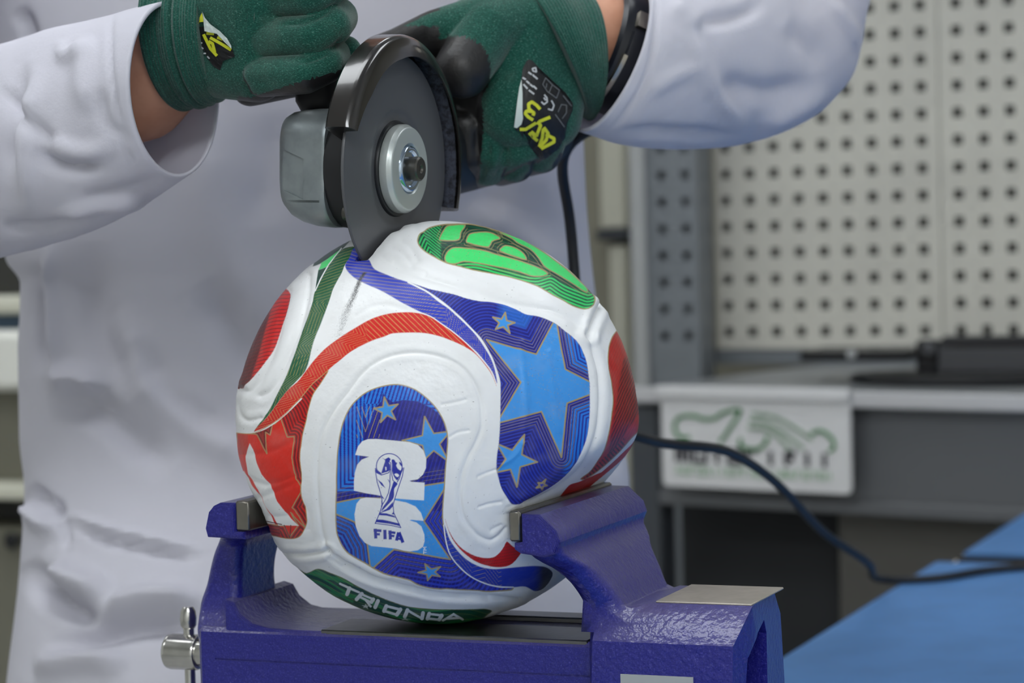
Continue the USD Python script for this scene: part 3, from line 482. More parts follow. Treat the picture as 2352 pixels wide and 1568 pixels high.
t = thing('football', 'white football with blue red and green print, clamped in the blue vise', 'ball', (0, 0, BALL[2] - RB))
for k, lb in ((1, 'ball panel with blue field, stars and white number print'), (2, 'ball panel underneath with dark green print'), (3, 'ball panel on top with bright green oval print'), (4, 'ball panel on the right with dark red print'), (5, 'ball panel on the left with red leaf print'), (0, 'ball panel with big pale blue star and ribbons')):
    fs = FB[lab == k]; u, inv = np.unique(fs, return_inverse=True)
    obj('panel', (PB[u], inv.reshape(-1, 3)), 'ball_cover', t, normals=nb[u], color=COL[u], label=lb)

# ------------------------------------------------------------------ background: workbench with perforated back panel
def rotz(me, deg, c):
    me = me.copy(); a = math.radians(deg); v = me.vertices - [c[0], c[1], 0]
    me.vertices = np.c_[v[:, 0] * math.cos(a) - v[:, 1] * math.sin(a), v[:, 0] * math.sin(a) + v[:, 1] * math.cos(a), v[:, 2]] + [c[0], c[1], 0]; return me
def perforated(xs, zs, x0, x1, z0, z1, y0, y1, hx, hz):
    """sheet in the xz plane with a square hole at every grid point"""
    ex = sorted([x0, x1] + [x - hx for x in xs] + [x + hx for x in xs]); ez = sorted([z0, z1] + [z - hz for z in zs] + [z + hz for z in zs])
    V, F = [], []
    def quad(a, b, c, d): k = len(V); V.extend([a, b, c, d]); F.extend([[k, k + 1, k + 2], [k, k + 2, k + 3]])
    for i in range(len(ex) - 1):
        for j in range(len(ez) - 1):
            a, b, c, d = ex[i], ex[i + 1], ez[j], ez[j + 1]
            if i % 2 and j % 2:
                quad((a, y0, c), (a, y0, d), (a, y1, d), (a, y1, c)); quad((b, y0, c), (b, y1, c), (b, y1, d), (b, y0, d)); quad((a, y0, c), (a, y1, c), (b, y1, c), (b, y0, c)); quad((a, y0, d), (b, y0, d), (b, y1, d), (a, y1, d)); continue
            quad((a, y0, c), (b, y0, c), (b, y0, d), (a, y0, d)); quad((a, y1, c), (a, y1, d), (b, y1, d), (b, y1, c))
    quad((x0, y0, z0), (x0, y0, z1), (x0, y1, z1), (x0, y1, z0)); quad((x1, y0, z0), (x1, y1, z0), (x1, y1, z1), (x1, y0, z1)); quad((x0, y0, z1), (x1, y0, z1), (x1, y1, z1), (x0, y1, z1)); quad((x0, y0, z0), (x0, y1, z0), (x1, y1, z0), (x1, y0, z0))
    return trimesh.Trimesh(V, F, process=False)
PZ = [1.0237 + .0386 * k for k in range(-1, 16)]
pg = thing('perforated_panel', 'pale grey perforated steel back panel standing behind the grey bench', 'pegboard', (-.38, 2.3, .985))
xs = [-.5389 + .0366 * k for k in range(9)]; obj('panel', perforated(xs, PZ[1:], -.5555, -.2215, .9985, 1.64, 2.3, 2.302, .0066, .0068), 'pegboard_paint', pg, smooth=False)
obj('panel', perforated([-.1945 + .0372 * k for k in range(9)], PZ[1:], -.2185, .1385, .9985, 1.64, 2.3, 2.302, .0066, .0068), 'pegboard_paint', pg, smooth=False)
obj('backing', box(-.5555, .1385, 2.345, 2.35, .98, 1.66), 'cavity_black', pg, label='dark board seen through the holes')
for x in (-.2206, -.5557, .139): obj('flange', box(x, x + .0025, 2.3015, 2.345, .9985, 1.64), 'pegboard_paint', pg)
obj('rail', box(-.57, .15, 2.3, 2.36, 1.64, 1.67), 'grey_steel', pg); obj('rail', box(-.57, .15, 2.303, 2.36, .976, .9975), 'grey_steel', pg)
po = thing('slotted_post', 'grey perforated steel upright post left of the pale panel', 'post', (-.6, 2.2, 0))
obj('column', perforated([-.6045, -.569], PZ[1:], -.643, -.552, .0, 1.72, 2.2, 2.203, .0058, .0062), 'grey_steel', po, smooth=False)
obj('side', cat(box(-.643, -.640, 2.203, 2.27, 0, 1.72), box(-.555, -.552, 2.203, 2.27, 0, 1.72), box(-.643, -.552, 2.267, 2.27, 0, 1.72)), 'grey_steel', po)
obj('edge_strip', box(-.651, -.628, 2.19, 2.2, 0, 1.72, .002), 'grey_steel_pale', po)
cd = thing('wall_conduit', 'cream plastic cable duct running up the wall behind the post', 'cable duct', (-.85, 2.7, .95))
obj('duct', box(-.8775, -.832, 2.69, 2.75, 1.178, 2.4, .004), 'conduit_cream', cd); obj('cover', box(-.868, -.838, 2.70, 2.75, .3, 1.15, .004), 'conduit_cream', cd)
obj('clip', box(-.885, -.826, 2.685, 2.75, 1.158, 1.177, .003), 'dark_steel', cd)
bc = (-.25, 1.75)
def RB_(me): return rotz(me, -14, bc)
be = thing('steel_workbench', 'grey steel workbench with a deep apron standing under the perforated panel', 'workbench', (-.25, 2.0, 0))
obj('worktop', RB_(box(-.53, .6, 1.75, 2.36, .955, .976, .003)), 'bench_grey', be); obj('edge_lip', RB_(box(-.53, .6, 1.744, 1.7495, .958, .9775, .002)), 'bench_edge', be)
obj('apron', RB_(box(-.50, .6, 1.765, 1.785, .842, .955)), 'apron_grey', be); obj('lower_rail', RB_(box(-.50, .6, 1.758, 1.79, .825, .842, .002)), 'apron_grey', be)
obj('leg', RB_(box(-.545, -.50, 1.76, 1.80, 0, .953, .003)), 'dark_steel', be); obj('leg', RB_(box(.54, .59, 1.76, 1.80, 0, .842, .003)), 'dark_steel', be)
obj('pedestal', RB_(box(-.262, .45, 1.80, 2.34, .0, .84, .003)), 'pedestal_grey', be, label='dark drawer cabinet under the bench'); obj('lock', RB_(lathe((-.075, 1.80, .76), (0, -1, 0), [(0, .008), (.004, .008), (.005, .006)], 20)), 'trim_black', be)
obj('back_panel', RB_(box(-.53, -.262, 1.86, 1.88, .0, .95)), 'cavity_black', be)
# the white sign on the bench apron
sg = thing('company_sign', 'white plate with a green car outline fixed to the grey bench apron', 'sign', (-.35, 1.76, .85))
S0, S1, SZ0, SZ1 = -.4795, -.2085, .8525, .9775
obj('plate', RB_(extrude_y([(S0 + .006, SZ0), (S1 - .006, SZ0), (S1 - .002, SZ0 + .002), (S1, SZ0 + .006), (S1, SZ1), (S0, SZ1), (S0, SZ0 + .006), (S0 + .002, SZ0 + .002)], 1.738, 1.7435)), 'sign_white', sg)
obj('bent_lip', RB_(box(S0 - .004, S1, 1.732, 1.7435, SZ1 - .012, SZ1 + .0035, .002)), 'sign_white', sg)
def sgp(x, y): return (S0 + (x - 100) / 2110 * (S1 - S0), SZ1 + .002 - (y - 100) / 1080 * (SZ1 - SZ0 + .002))
def flat(lines, w, smooth=True):
    out = []
    for L in lines:
        P = np.array([sgp(*p) for p in L]); P = spl(P, False, .0015) if smooth and len(P) > 2 else P
        for a, b in zip(P[:-1], P[1:]):
            d = b - a; n = np.array([-d[1], d[0]]); n /= np.linalg.norm(n) * 2 / w; d = d / np.linalg.norm(d) * w * .2
            out.append(extrude_y([a - d + n, b + d + n, b + d - n, a - d - n], 1.7365, 1.7385))
    return RB_(cat(*out))
obj('car_outline', flat([[(420, 650), (300, 640), (250, 540), (300, 440), (450, 410), (600, 440), (720, 430), (820, 370), (1010, 340), (900, 520), (780, 680)], [(1800, 560), (1900, 530), (2010, 600), (2040, 690), (1990, 740)], [(1010, 640), (1010, 720), (1200, 745), (1310, 650), (1300, 620)]], .0045), 'sign_green', sg)
obj('speed_lines', flat([[(1150, 370), (1400, 400), (1600, 500), (1800, 620)], [(1120, 440), (1350, 480), (1550, 600), (1700, 720)], [(1100, 520), (1300, 540), (1450, 620), (1560, 740)]], .0042), 'sign_green_pale', sg)
def ink(words, x, y, h, w, st):
    out = []; LT = {'m': [((0, 0), (0, 1)), ((0, 1), (.5, 1)), ((.5, 1), (.5, 0)), ((.5, 1), (1, 1)), ((1, 1), (1, 0))], 'u': [((0, 1), (0, 0)), ((0, 0), (1, 0)), ((1, 0), (1, 1))], 'o': [((0, 0), (0, 1)), ((0, 1), (1, 1)), ((1, 1), (1, 0)), ((1, 0), (0, 0))], 'r': [((0, 0), (0, 1)), ((0, 1), (.8, 1))], 't': [((.5, 0), (.5, 1)), ((0, 1), (1, 1))], 'i': [((.5, 0), (.5, 1))], 'f': [((.3, 0), (.3, 1)), ((.3, 1), (1, 1)), ((.3, .5), (.8, .5))], 'l': [((.4, 0), (.4, 1))], 'a': [((0, 0), (.5, 1)), ((.5, 1), (1, 0))], 'e': [((0, 0), (0, 1)), ((0, 1), (1, 1)), ((0, 0), (1, 0)), ((0, .5), (1, .5))]}
    for ch in words:
        for p, q_ in LT.get(ch, []): out.append([(x + p[0] * w, y + h - p[1] * h), (x + q_[0] * w, y + h - q_[1] * h)])
        x += w * 1.55
    return flat(out, st, False)
obj('lettering', ink('motorifil', 270, 770, 130, 130, .0055), 'sign_ink', sg); obj('small_print', ink('auroailefraoilmaretoi', 260, 965, 75, 55, .002), 'sign_green_pale', sg)
# black screen stand on the bench
ms = thing('screen_stand', 'black screen stand with a round foot standing on the bench by the perforated panel', 'screen stand', (-.1, 1.93, .9768))
t_ = lathe((-.09, 1.93, .9768), (0, 0, 1), [(0, .17), (.006, .172), (.011, .165), (.013, .1)], 72); t_.vertices[:, 1] = 1.93 + (t_.vertices[:, 1] - 1.93) * .62
obj('foot', t_, 'monitor_black', ms); obj('post', box(-.176, -.146, 1.93, 1.95, .985, 1.03, .004), 'monitor_black', ms); obj('post_knob', lathe((-.158, 1.93, 1.017), (0, -1, 0), [(0, .009), (.006, .009), (.009, .006)], 24), 'monitor_grey', ms)
obj('tray', box(-.322, -.178, 1.90, 2.02, 1.004, 1.0175, .003), 'monitor_black', ms); obj('tray_latch', lathe((-.252, 1.9, 1.014), (0, -1, 0), [(0, .006), (.004, .006)], 20), 'grey_steel_pale', ms)
obj('screen', box(-.146, .28, 1.93, 1.97, .993, 1.034, .006), 'monitor_black', ms, label='lower edge of a dark screen'); obj('bezel', box(-.146, .28, 1.927, 1.9305, .990, 1.019, .001), 'monitor_grey', ms)
# storage cabinet far left
lf = thing('storage_rack', 'olive grey cabinet with white ledges behind the lab coat', 'cabinet', (-1.65, 1.9, 0))
obj('upper_body', box(-2.3, -1.2, 1.92, 2.3, 1.106, 1.6), 'shelf_dark', lf); obj('rail', box(-2.3, -1.2, 1.88, 2.3, 1.079, 1.105, .006), 'conduit_cream', lf); obj('blue_strip', box(-2.3, -1.2, 1.9, 2.3, 1.055, 1.079), 'shelf_blue', lf)
obj('white_ledge', box(-2.3, -1.2, 1.86, 2.3, .967, 1.055, .01), 'shelf_white', lf); obj('door', box(-2.3, -1.2, 1.92, 2.3, .83, .967), 'shelf_olive', lf); obj('shelf_board', box(-2.3, -1.2, 1.86, 2.3, .808, .83, .003), 'conduit_cream', lf)
obj('recess', box(-2.3, -1.2, 1.98, 2.3, .762, .808), 'shelf_dark', lf); obj('drawer', box(-2.3, -1.2, 1.9, 2.3, .05, .762, .004), 'shelf_olive', lf); obj('knob', lathe((-1.517, 1.9, .745), (0, -1, 0), [(0, .008), (.01, .008), (.02, .013), (.025, .009)], 24), 'trim_black', lf)
# ------------------------------------------------------------------ blue-topped tables
tb = thing('work_table', 'work table with a blue mat top that carries the vise', 'table', (.8, .4, 0))
obj('blue_top', box(.0095, 1.7, -.42, 1.190, .842, .85, .002), 'blue_mat', tb); obj('board', box(.0085, 1.7, -.42, 1.19, .812, .8415), 'cream_edge', tb); obj('edge_band', box(.005, .0083, -.42, 1.19, .81, .8435), 'trim_black', tb)
for x, y in ((.1, -.3), (1.5, -.3), (.1, 1.1), (1.5, 1.1)): obj('leg', box(x - .03, x + .03, y - .03, y + .03, 0, .8115, .003), 'grey_steel', tb)
tc = thing('work_table', 'second blue-topped table beyond the gap, with a cream edge', 'table', (.8, 1.6, 0))
def slab(P, z0, z1): return T(m3.CrossSection([np.array(P, float)]).extrude(z1 - z0).translate([0, 0, z0]))
obj('blue_top', slab([(.024, 1.256), (.8, 1.256), (.8, 1.44), (.024, 1.65)], .842, .85), 'blue_mat', tc); obj('board', slab([(.012, 1.222), (.8, 1.222), (.8, 1.44), (.012, 1.65)], .812, .8395), 'cream_edge', tc); obj('edge_band', box(.02, .8, 1.245, 1.2555, .8398, .8465), 'trim_black', tc)
for x, y in ((.1, 1.30), (.72, 1.30), (.1, 1.54), (.72, 1.40)): obj('leg', box(x - .03, x + .03, y - .03, y + .03, 0, .8115, .003), 'grey_steel', tc)
# ------------------------------------------------------------------ the vise
M['vise_paint'] = usdkit.material(stage, '/World/Looks/vise_paint', {'g': ('texture_coordinate', {}), 'n': ('noise_texture', {'scale': 300.0, 'detail': 2.0, 'roughness': .5}), 'n2': ('noise_texture', {'scale': 1100.0, 'detail': 3.0}), 'n3': ('noise_texture', {'scale': 22.0, 'detail': 4.0}),
    'r': ('rgb_ramp', {'ramp': [(0, Lc(22, 23, 108)), (.48, Lc(27, 28, 118)), (.62, Lc(38, 38, 130)), (.76, Lc(78, 74, 142)), (1, Lc(110, 106, 158))]}), 'mx': ('math', {'math_type': 'multiply_add', 'value2': .25}), 'b': ('bump', {'strength': .7, 'distance': .0010}),
    'dust': ('rgb_ramp', {'ramp': [(0, (0, 0, 0)), (.5, (0, 0, 0)), (.8, (.22, .22, .22))]}), 'gm': ('geometry', {}), 'sx': ('separate_xyz', {}), 'upm': ('map_range', {'from_min': .15, 'from_max': .9, 'to_min': .0, 'to_max': .5, 'clamp': True}), 'dm': ('mix', {'color2': Lc(140, 132, 140)}), 'ml': ('math', {'math_type': 'multiply'}),
    'p': ('principled_bsdf', {'roughness': .36, 'specular_ior_level': .4, 'coat_weight': .45, 'coat_roughness': .12})},
    [('g.object', 'n.vector'), ('g.object', 'n2.vector'), ('g.object', 'n3.vector'), ('n2.fac', 'r.fac'), ('n.fac', 'b.height'), ('b.normal', 'p.normal'), ('b.normal', 'p.coat_normal'), ('gm.normal', 'sx.vector'), ('sx.z', 'upm.value'), ('n3.fac', 'ml.value1'), ('upm.result', 'ml.value2'), ('ml.value', 'dm.fac'), ('r.color', 'dm.color1'), ('dm.color', 'p.base_color')], surface='p.BSDF')
def metal(name, col, rough, sc=400, st=.2): mat(name, col, rough, 1.0, bump=(sc, 3, st, .0004), var=(60, tuple(np.array(col) * .8), .4, .7))
metal('jaw_steel', Lc(140, 136, 128), .42); mat('machined_steel', Lc(176, 168, 158), .5, .55, bump=(500, 3, .2, .0003), var=(60, Lc(160, 152, 142), .4, .7)); metal('slide_steel', Lc(122, 122, 122), .35); metal('chrome', Lc(205, 203, 198), .2, 200, .05)
mat('plate_silver', Lc(176, 178, 176), .45, .3); mat('plate_ink', Lc(20, 20, 26), .5)
def rrect(x0, x1, y0, y1, r, n=6):
    out = []
    for cx, cy, a0 in ((x1 - r, y1 - r, 0), (x0 + r, y1 - r, 90), (x0 + r, y0 + r, 180), (x1 - r, y0 + r, 270)):
        a = np.radians(a0 + np.linspace(0, 90, n)); out.append(np.c_[cx + r * np.cos(a), cy + r * np.sin(a)])
    return np.vstack(out)
def loft_z(secs, m=40):
    """secs: (z, x0, x1, y0, y1, corner radius)"""
    S = np.array(sorted(secs)); zz = np.linspace(S[0, 0], S[-1, 0], m); I = PchipInterpolator(S[:, 0], S[:, 1:])(zz)
    return skin([np.c_[rrect(*i), np.full(24, z)] for z, i in zip(zz, I)])
def MF(t):
    t = t.copy(); t.merge_vertices(); return m3.Manifold(m3.Mesh(np.asarray(t.vertices, np.float32), np.asarray(t.faces, np.uint32)))
def union(*ts): return T(m3.Manifold.batch_boolean([MF(t) for t in ts], m3.OpType.Add))
YC0, YC1 = -.075, .065
vs = thing('bench_vise', 'blue hammered bench vise holding the football between its steel jaws', 'vise', (.1, 0, .85))
headR = extrude_y([(.0778, 1.0486), (.0877, 1.0484), (.0965, 1.0404), (.0985, 1.0345), (.096, 1.0285), (.090, 1.0265), (.0768, 1.0282), (.0735, 1.0302), (.0735, 1.0338), (.0778, 1.0342)], YC0, YC1, .0022)
colR = loft_z([(1.034, .0785, .0975, -.0735, .0635, .004), (1.028, .079, .0985, -.0725, .0625, .006), (1.0235, .0815, .1035, -.068, .058, .009), (1.018, .087, .108, -.061, .050, .011), (1.009, .094, .1145, -.054, .043, .0105), (.996, .099, .123, -.048, .037, .010), (.985, .101, .138, -.048, .037, .010), (.975, .102, .142, -.052, .040, .010), (.93, .1035, .146, -.056, .044, .010), (.86, .1035, .15, -.056, .044, .010)], 60)
anv = m3.Manifold.hull_points(np.array([(x, y, z) for x, y, z in [(.137, -.0405, .9998), (.1895, -.0405, .9998), (.183, .0205, .9998), (.131, .0205, .9998), (.137, -.0405, .9945), (.1895, -.0405, .9945), (.106, -.0405, .9945), (.108, -.0555, .9815), (.1835, -.0555, .9815), (.1, .03, .985), (.184, .03, .985), (.104, -.06, .86), (.18, -.062, .86), (.1, .04, .86), (.186, .04, .86)]]))
arch = extrude_y([(-.047, .955), (-.0445, .974), (-.030, .9845), (-.013, .9885), (-.0085, .981), (-.011, .955), (-.014, .87), (-.05, .87)], .0, .1); av = arch.vertices.copy(); arch.vertices = np.c_[.13 + av[:, 1], av[:, 0], av[:, 2]]
if arch.volume < 0: arch.invert()
anv = anv - MF(arch)
fil = m3.Manifold.hull_points(np.array([(.10, y, z) for y, z in ((-.045, 1.006), (.035, 1.006), (-.05, .985), (.035, .985))] + [(.132, y, z) for y, z in ((-.041, .994), (.03, .994), (-.05, .985), (.035, .985))]))
base = m3.Manifold.batch_boolean([m3.Manifold.cylinder(.022, .075, .07, 64).translate([.12, -.008, .85]), mbox(.03, .21, -.06, .045, .85, .866)], m3.OpType.Add)
fx = T(m3.Manifold.batch_boolean([MF(headR), MF(colR), anv, fil, mbox(.100, .112, -.062, .05, .87, .955)], m3.OpType.Add))
# recessed name field on the front
fld = extrude_y(spl([(.116, .9735), (.122, .976), (.165, .974), (.172, .970), (.173, .93), (.116, .93)], True, .002), -.0645, -.0565)
fx = T(MF(fx) - MF(fld))
obj('fixed_jaw', fx, 'vise_paint', vs, smooth=32, label='blue cast fixed jaw with a flat anvil on its right')
obj('anvil_face', box(.1375, .189, -.0398, .0198, .9996, 1.0008, .0004), 'machined_steel', vs, label='bare steel anvil surface'); obj('base', T(base), 'vise_paint', vs)
obj('jaw_plate', box(.0712, .0776, YC0, YC1, 1.0345, 1.0502, .001), 'jaw_steel', vs, label='grey steel jaw plate'); obj('jaw_plate', box(-.0868, -.0783, YC0, YC1, 1.0365, 1.0525, .001), 'jaw_steel', vs, label='grey steel jaw plate')
headL = extrude_y([(-.0868, 1.0514), (-.0965, 1.0513), (-.1005, 1.0495), (-.1022, 1.0475), (-.1035, 1.0462), (-.1058, 1.0372), (-.1045, 1.0325), (-.082, 1.0318), (-.0822, 1.0360), (-.0868, 1.0362)], YC0, YC1, .002)
colL = loft_z([(1.036, -.104, -.0855, -.070, .06, .006), (1.030, -.113, -.098, -.05, .035, .008), (1.022, -.1225, -.1055, -.036, .019, .007), (1.00, -.1305, -.1085, -.034, .014, .006), (.988, -.134, -.108, -.036, .016, .006), (.976, -.133, -.100, -.042, .024, .006), (.965, -.1295, -.09, -.0455, .03, .006), (.90, -.129, -.08, -.046, .032, .006)], 60)
filL = extrude_y([(-.112, .994), (-.1065, .9925), (-.1025, .986), (-.0955, .981), (-.085, .9788), (-.05, .9782), (-.05, .955), (-.112, .955)], -.0445, .03, .002)
bodyL = box(-.129, .118, -.0455, .036, .885, .9785, .0025)
rimL = cat(); grv = mbox(-.118, .11, -.05, -.0448, .9605, .9615)
mv = T((MF(union(headL, colL, filL, bodyL)) - mbox(-.05, .1, -.0445, -.004, .9772, .99)) - grv)
obj('movable_jaw', mv, 'vise_paint', vs, smooth=32, label='blue cast movable jaw with its long slide')
obj('slide_rail', box(-.0535, .101, -.044, -.0045, .974, .9794, .0006), 'slide_steel', vs, label='bare grey steel slide'); obj('rail_edge', box(-.02, .101, .012, .03, .978, .9815, .0008), 'slide_steel', vs)
obj('spindle', lathe((-.171, -.005, .9564), (1, 0, 0), [(0, .0085), (.001, .0098), (.003, .0103), (.019, .0103), (.0205, .0095), (.0206, .008), (.05, .008)], 48), 'chrome', vs)
obj('handle_bar', lathe((-.157, -.005, .885), (0, 0, 1), [(0, .0031), (.091, .0031)], 28), 'chrome', vs)
obj('handle_knob', lathe((-.157, -.005, .970), (0, 0, 1), [(0, .0034), (.002, .0046), (.006, .0049), (.010, .0044), (.0125, .003)], 32), 'chrome', vs); obj('handle_knob', lathe((-.157, -.005, .873), (0, 0, 1), [(0, .003), (.004, .0046), (.010, .0049), (.014, .003)], 32), 'chrome', vs)
npl = obj('name_plate', extrude_y([(.1235, .9652), (.1625, .9652), (.1625, .936), (.1235, .936)], -.0572, -.0563), 'plate_silver', vs, label='silver name plate with dark lettering')
def plate_strokes(L, w):
    out = []
    for a, b in L:
        a, b = np.array(a), np.array(b); d = b - a; n = np.array([-d[1], d[0]]); n /= np.linalg.norm(n) * 2 / w; out.append(extrude_y([a + n, b + n, b - n, a - n], -.0576, -.0571))
    return cat(*out)
zt = .9595
obj('plate_print', plate_strokes([((.1285, zt), (.1375, zt - .009)), ((.1375, zt), (.1285, zt - .009))] + [((.1405 + k * .0032, zt - .0004), (.1405 + k * .0032 + .0022, zt - .0004)) for k in range(5)] + [((.1415 + k * .0032, zt), (.1415 + k * .0032, zt - .0045)) for k in range(5)], .0012), 'plate_ink', npl)
# ------------------------------------------------------------------ the grinder's cord
cp = [np.array([.0305, .266, 1.262]), on(1292, 395, 1, .27), on(1305, 480, 1, .285), on(1318, 610, 1, .29), on(1330, 760, 1, .28), on(1355, 900, 1, .27), on(1410, 978, 1, .29), on(1467, 1003, 1, .32), on(1520, 1017, 1, .36), on(1620, 1026, 1, .42), on(1700, 1050, 1, .50), on(1800, 1125, 1, .62), on(1900, 1228, 1, .76), on(2000, 1302, 1, .90), on(2080, 1331, 2, .8545), on(2150, 1327, 2, .8545), on(2250, 1311, 2, .8545), on(2352, 1301, 2, .8545), on(2500, 1290, 2, .8545), on(2700, 1280, 2, .8545)]
mat('cord_rubber', Lc(16, 19, 27), .5)
cord = tag(obj('power_cord', tube(smooth_path(cp, 220), .0036, 14), 'cord_rubber', smooth=True), 'black power cord hanging from the grinder and lying across the blue table', 'cord')

# ------------------------------------------------------------------ the angle grinder
mat('gear_alloy', Lc(150, 158, 160), .42, .55, bump=(120, 3, .25, .0004), var=(70, Lc(132, 140, 143), .4, .7)); mat('nut_steel', Lc(186, 192, 190), .36, .5, bump=(700, 3, .08, .0003)); metal('spindle_steel', Lc(96, 94, 90), .42); metal('ring_chrome', Lc(190, 205, 222), .12, 200, .02)
mat('guard_black', Lc(26, 22, 20), .22, spec=.6, coat=.6, coat_rough=.08, bump=(30, 2, .06, .001)); mat('guard_dust', Lc(62, 66, 80), .95, bump=(900, 4, .8, .0012), var=(260, Lc(30, 32, 40), .42, .62))
M['disc_abrasive'] = usdkit.material(stage, '/World/Looks/disc_abrasive', {'g': ('texture_coordinate', {}), 'n': ('noise_texture', {'scale': 1400.0, 'detail': 2.0}), 'b': ('bump', {'strength': .15, 'distance': .0003}), 'p': ('principled_bsdf', {'base_color': Lc(78, 79, 82), 'roughness': .4, 'specular_ior_level': .5})}, [('g.object', 'n.vector'), ('n.fac', 'b.height'), ('b.normal', 'p.normal')], surface='p.BSDF')
mat('rubber_black', Lc(26, 27, 30), .6, bump=(300, 3, .2, .0004)); mat('motor_case', Lc(24, 26, 28), .5); mat('red_dot', Lc(190, 30, 30), .4)
gd = thing('angle_grinder', 'silver and black angle grinder whose disc is cutting into the football', 'angle grinder', DISC_C)
N = DISC_N; E2 = np.array([0, 1.0, 0]) - N * N[1]; E2 /= np.linalg.norm(E2); E1 = np.cross(N, E2); E1 = E1 if E1[2] > 0 else -E1
def GP(s, y, z): return DISC_C + N * np.asarray(s)[..., None] + E2 * np.asarray(y)[..., None] + E1 * np.asarray(z)[..., None]
obj('cutting_disc', lathe(DISC_C, N, [(-.0012, .02), (-.0009, .06), (-.0008, .0622), (0, .0625), (.0008, .0622), (.0010, .060), (.0013, .045), (.0017, .034), (.0012, .031), (.0004, .029), (.0004, .02)], 180), 'disc_abrasive', gd, label='dark grey abrasive cutting disc')
obj('inner_flange', lathe(DISC_C, N, [(-.006, .018), (-.006, .026), (.0008, .026), (.0020, .0255), (.0020, .02)], 96), 'trim_black', gd)
nut = obj('flange_nut', lathe(DISC_C, N, [(.0018, .010), (.0018, .0232), (.0022, .0238), (.0030, .0240), (.0062, .0240), (.0068, .0236), (.0086, .0226), (.0090, .0222), (.0092, .0215), (.0092, .0140), (.0088, .0136), (.0080, .0130), (.0080, .0095)], 128), 'nut_steel', gd, label='bright steel clamping nut')
obj('nut_collar', lathe(DISC_C, N, [(.0078, .0132), (.0096, .0124), (.0102, .0112), (.0100, .0100), (.0086, .0090), (.0086, .006)], 96), 'ring_chrome', nut)
obj('spindle', lathe(DISC_C, N, [(.001, .0066), (.0150, .0066), (.0158, .0058), (.0158, .0024), (.0148, .0016), (.0148, .0004)], 64), 'spindle_steel', gd)
def arc_sweep(prof, a0, a1, n, th=None):
    """closed (s, r) profile swept about the disc axis between two angles; th(a) may change the profile"""
    rings = []
    for a in np.linspace(a0, a1, n):
        P = np.array(th(a) if th else prof); c, s_ = math.cos(a), math.sin(a)
        rings.append(DISC_C + N * P[:, :1] + (E2 * c + E1 * s_) * P[:, 1:2])
    return skin(rings)
A0, A1 = math.radians(-19), math.radians(163)
def gprof(a):
    k = np.clip((a - A0) / (A1 - A0), 0, 1); lip = .0012 + .0075 * np.clip((k - .2) / .45, 0, 1) ** 1.2 * np.clip((1.03 - k) / .16, 0, 1) ** .8; g = .0012; Rg = .0722
    return [(-.0078, .022), (-.0078, Rg - .003), (-.0070, Rg - .0012), (-.0055, Rg), (.0040, Rg), (.0062, Rg - .0008), (.0078, Rg - .0024), (.0086, Rg - .0042 - lip * .3), (.0088, Rg - .0042 - lip), (.0088 - g, Rg - .0042 - lip), (.0086 - g, Rg - .0046 - lip * .3), (.0072 - g, Rg - .0030), (.0058 - g, Rg - .0019), (.0040 - g, Rg - g), (-.0055, Rg - g), (-.0064, Rg - .0026), (-.0066, Rg - .004), (-.0066, .022)]
gu = obj('blade_guard', arc_sweep(None, A0, A1, 120, gprof), 'guard_black', gd, smooth=35, label='glossy black guard over the disc')
du = []
rg = np.random.default_rng(4)
for a in np.linspace(A0 + .01, math.radians(88), 90):
    w = meshkit.noise(np.array([[a * 9, 3.3, .2]]), 5)[0]; t0 = .0012 + .0022 * w * np.clip((math.radians(70) - a) / 1.2, .15, 1); P = np.array([(-.0055, .0708), (-.0055, .0708 - t0 * .6), (-.002, .0708 - t0), (.002, .0708 - t0 * (.7 + .5 * w)), (.0045, .0702 - t0 * .5), (.0045, .0702)])
    du.append(DISC_C + N * P[:, :1] + (E2 * math.cos(a) + E1 * math.sin(a)) * P[:, 1:2])
dm = skin(du); dm = dm.subdivide(); dm.vertices += dm.vertex_normals * (meshkit.fbm(dm.vertices * 900, 3, 2) - .5)[:, None] * .0011
obj('dust_crust', dm, 'guard_dust', gu, smooth=True, label='grey cutting dust caked inside the guard')
def gsec(s, hy, hz, r, cy=0, cz=0, n=8): P = rrect(cy - hy, cy + hy, cz - hz, cz + hz, r, n); return GP(np.full(len(P), s), P[:, 0], P[:, 1])
obj('guard_collar', skin([gsec(-.008, .031, .031, .029), gsec(-.0105, .033, .033, .0315), gsec(-.024, .033, .033, .0315), gsec(-.0275, .031, .0325, .03)]), 'rubber_black', gd)
gh = skin([gsec(s, a, b, r, 0, cz) for s, a, b, r, cz in ((-.0272, .0305, .0318, .019, 0), (-.029, .0312, .0322, .018, 0), (-.038, .0305, .0318, .016, .0003), (-.046, .0288, .0305, .014, .001), (-.053, .0262, .0285, .013, .002), (-.058, .0228, .0255, .012, .003), (-.0610, .018, .021, .011, .004))])
slab = trimesh.creation.box(bounds=[[-.062, -.04, -.0135], [-.040, -.0262, .0085]]); slab.vertices = GP(slab.vertices[:, 0], slab.vertices[:, 1] + .25 * (slab.vertices[:, 0] + .05) * -1, slab.vertices[:, 2] + .35 * (slab.vertices[:, 0] + .05) * -1)
if slab.volume < 0: slab.invert()
groove = [trimesh.creation.box(bounds=[[-.066, -.04, z0], [-.030, -.0285, z0 + .0012]]) for z0 in (-.0185,)]
for b in groove: b.vertices = GP(b.vertices[:, 0], b.vertices[:, 1] + .12 * (b.vertices[:, 0] + .03) * -1, b.vertices[:, 2])
ghm = MF(gh) - MF(slab)
for b in groove: ghm = ghm - MF(b)
hs = obj('gear_housing', T(ghm), 'gear_alloy', gd, smooth=30, label='silver cast gear head')
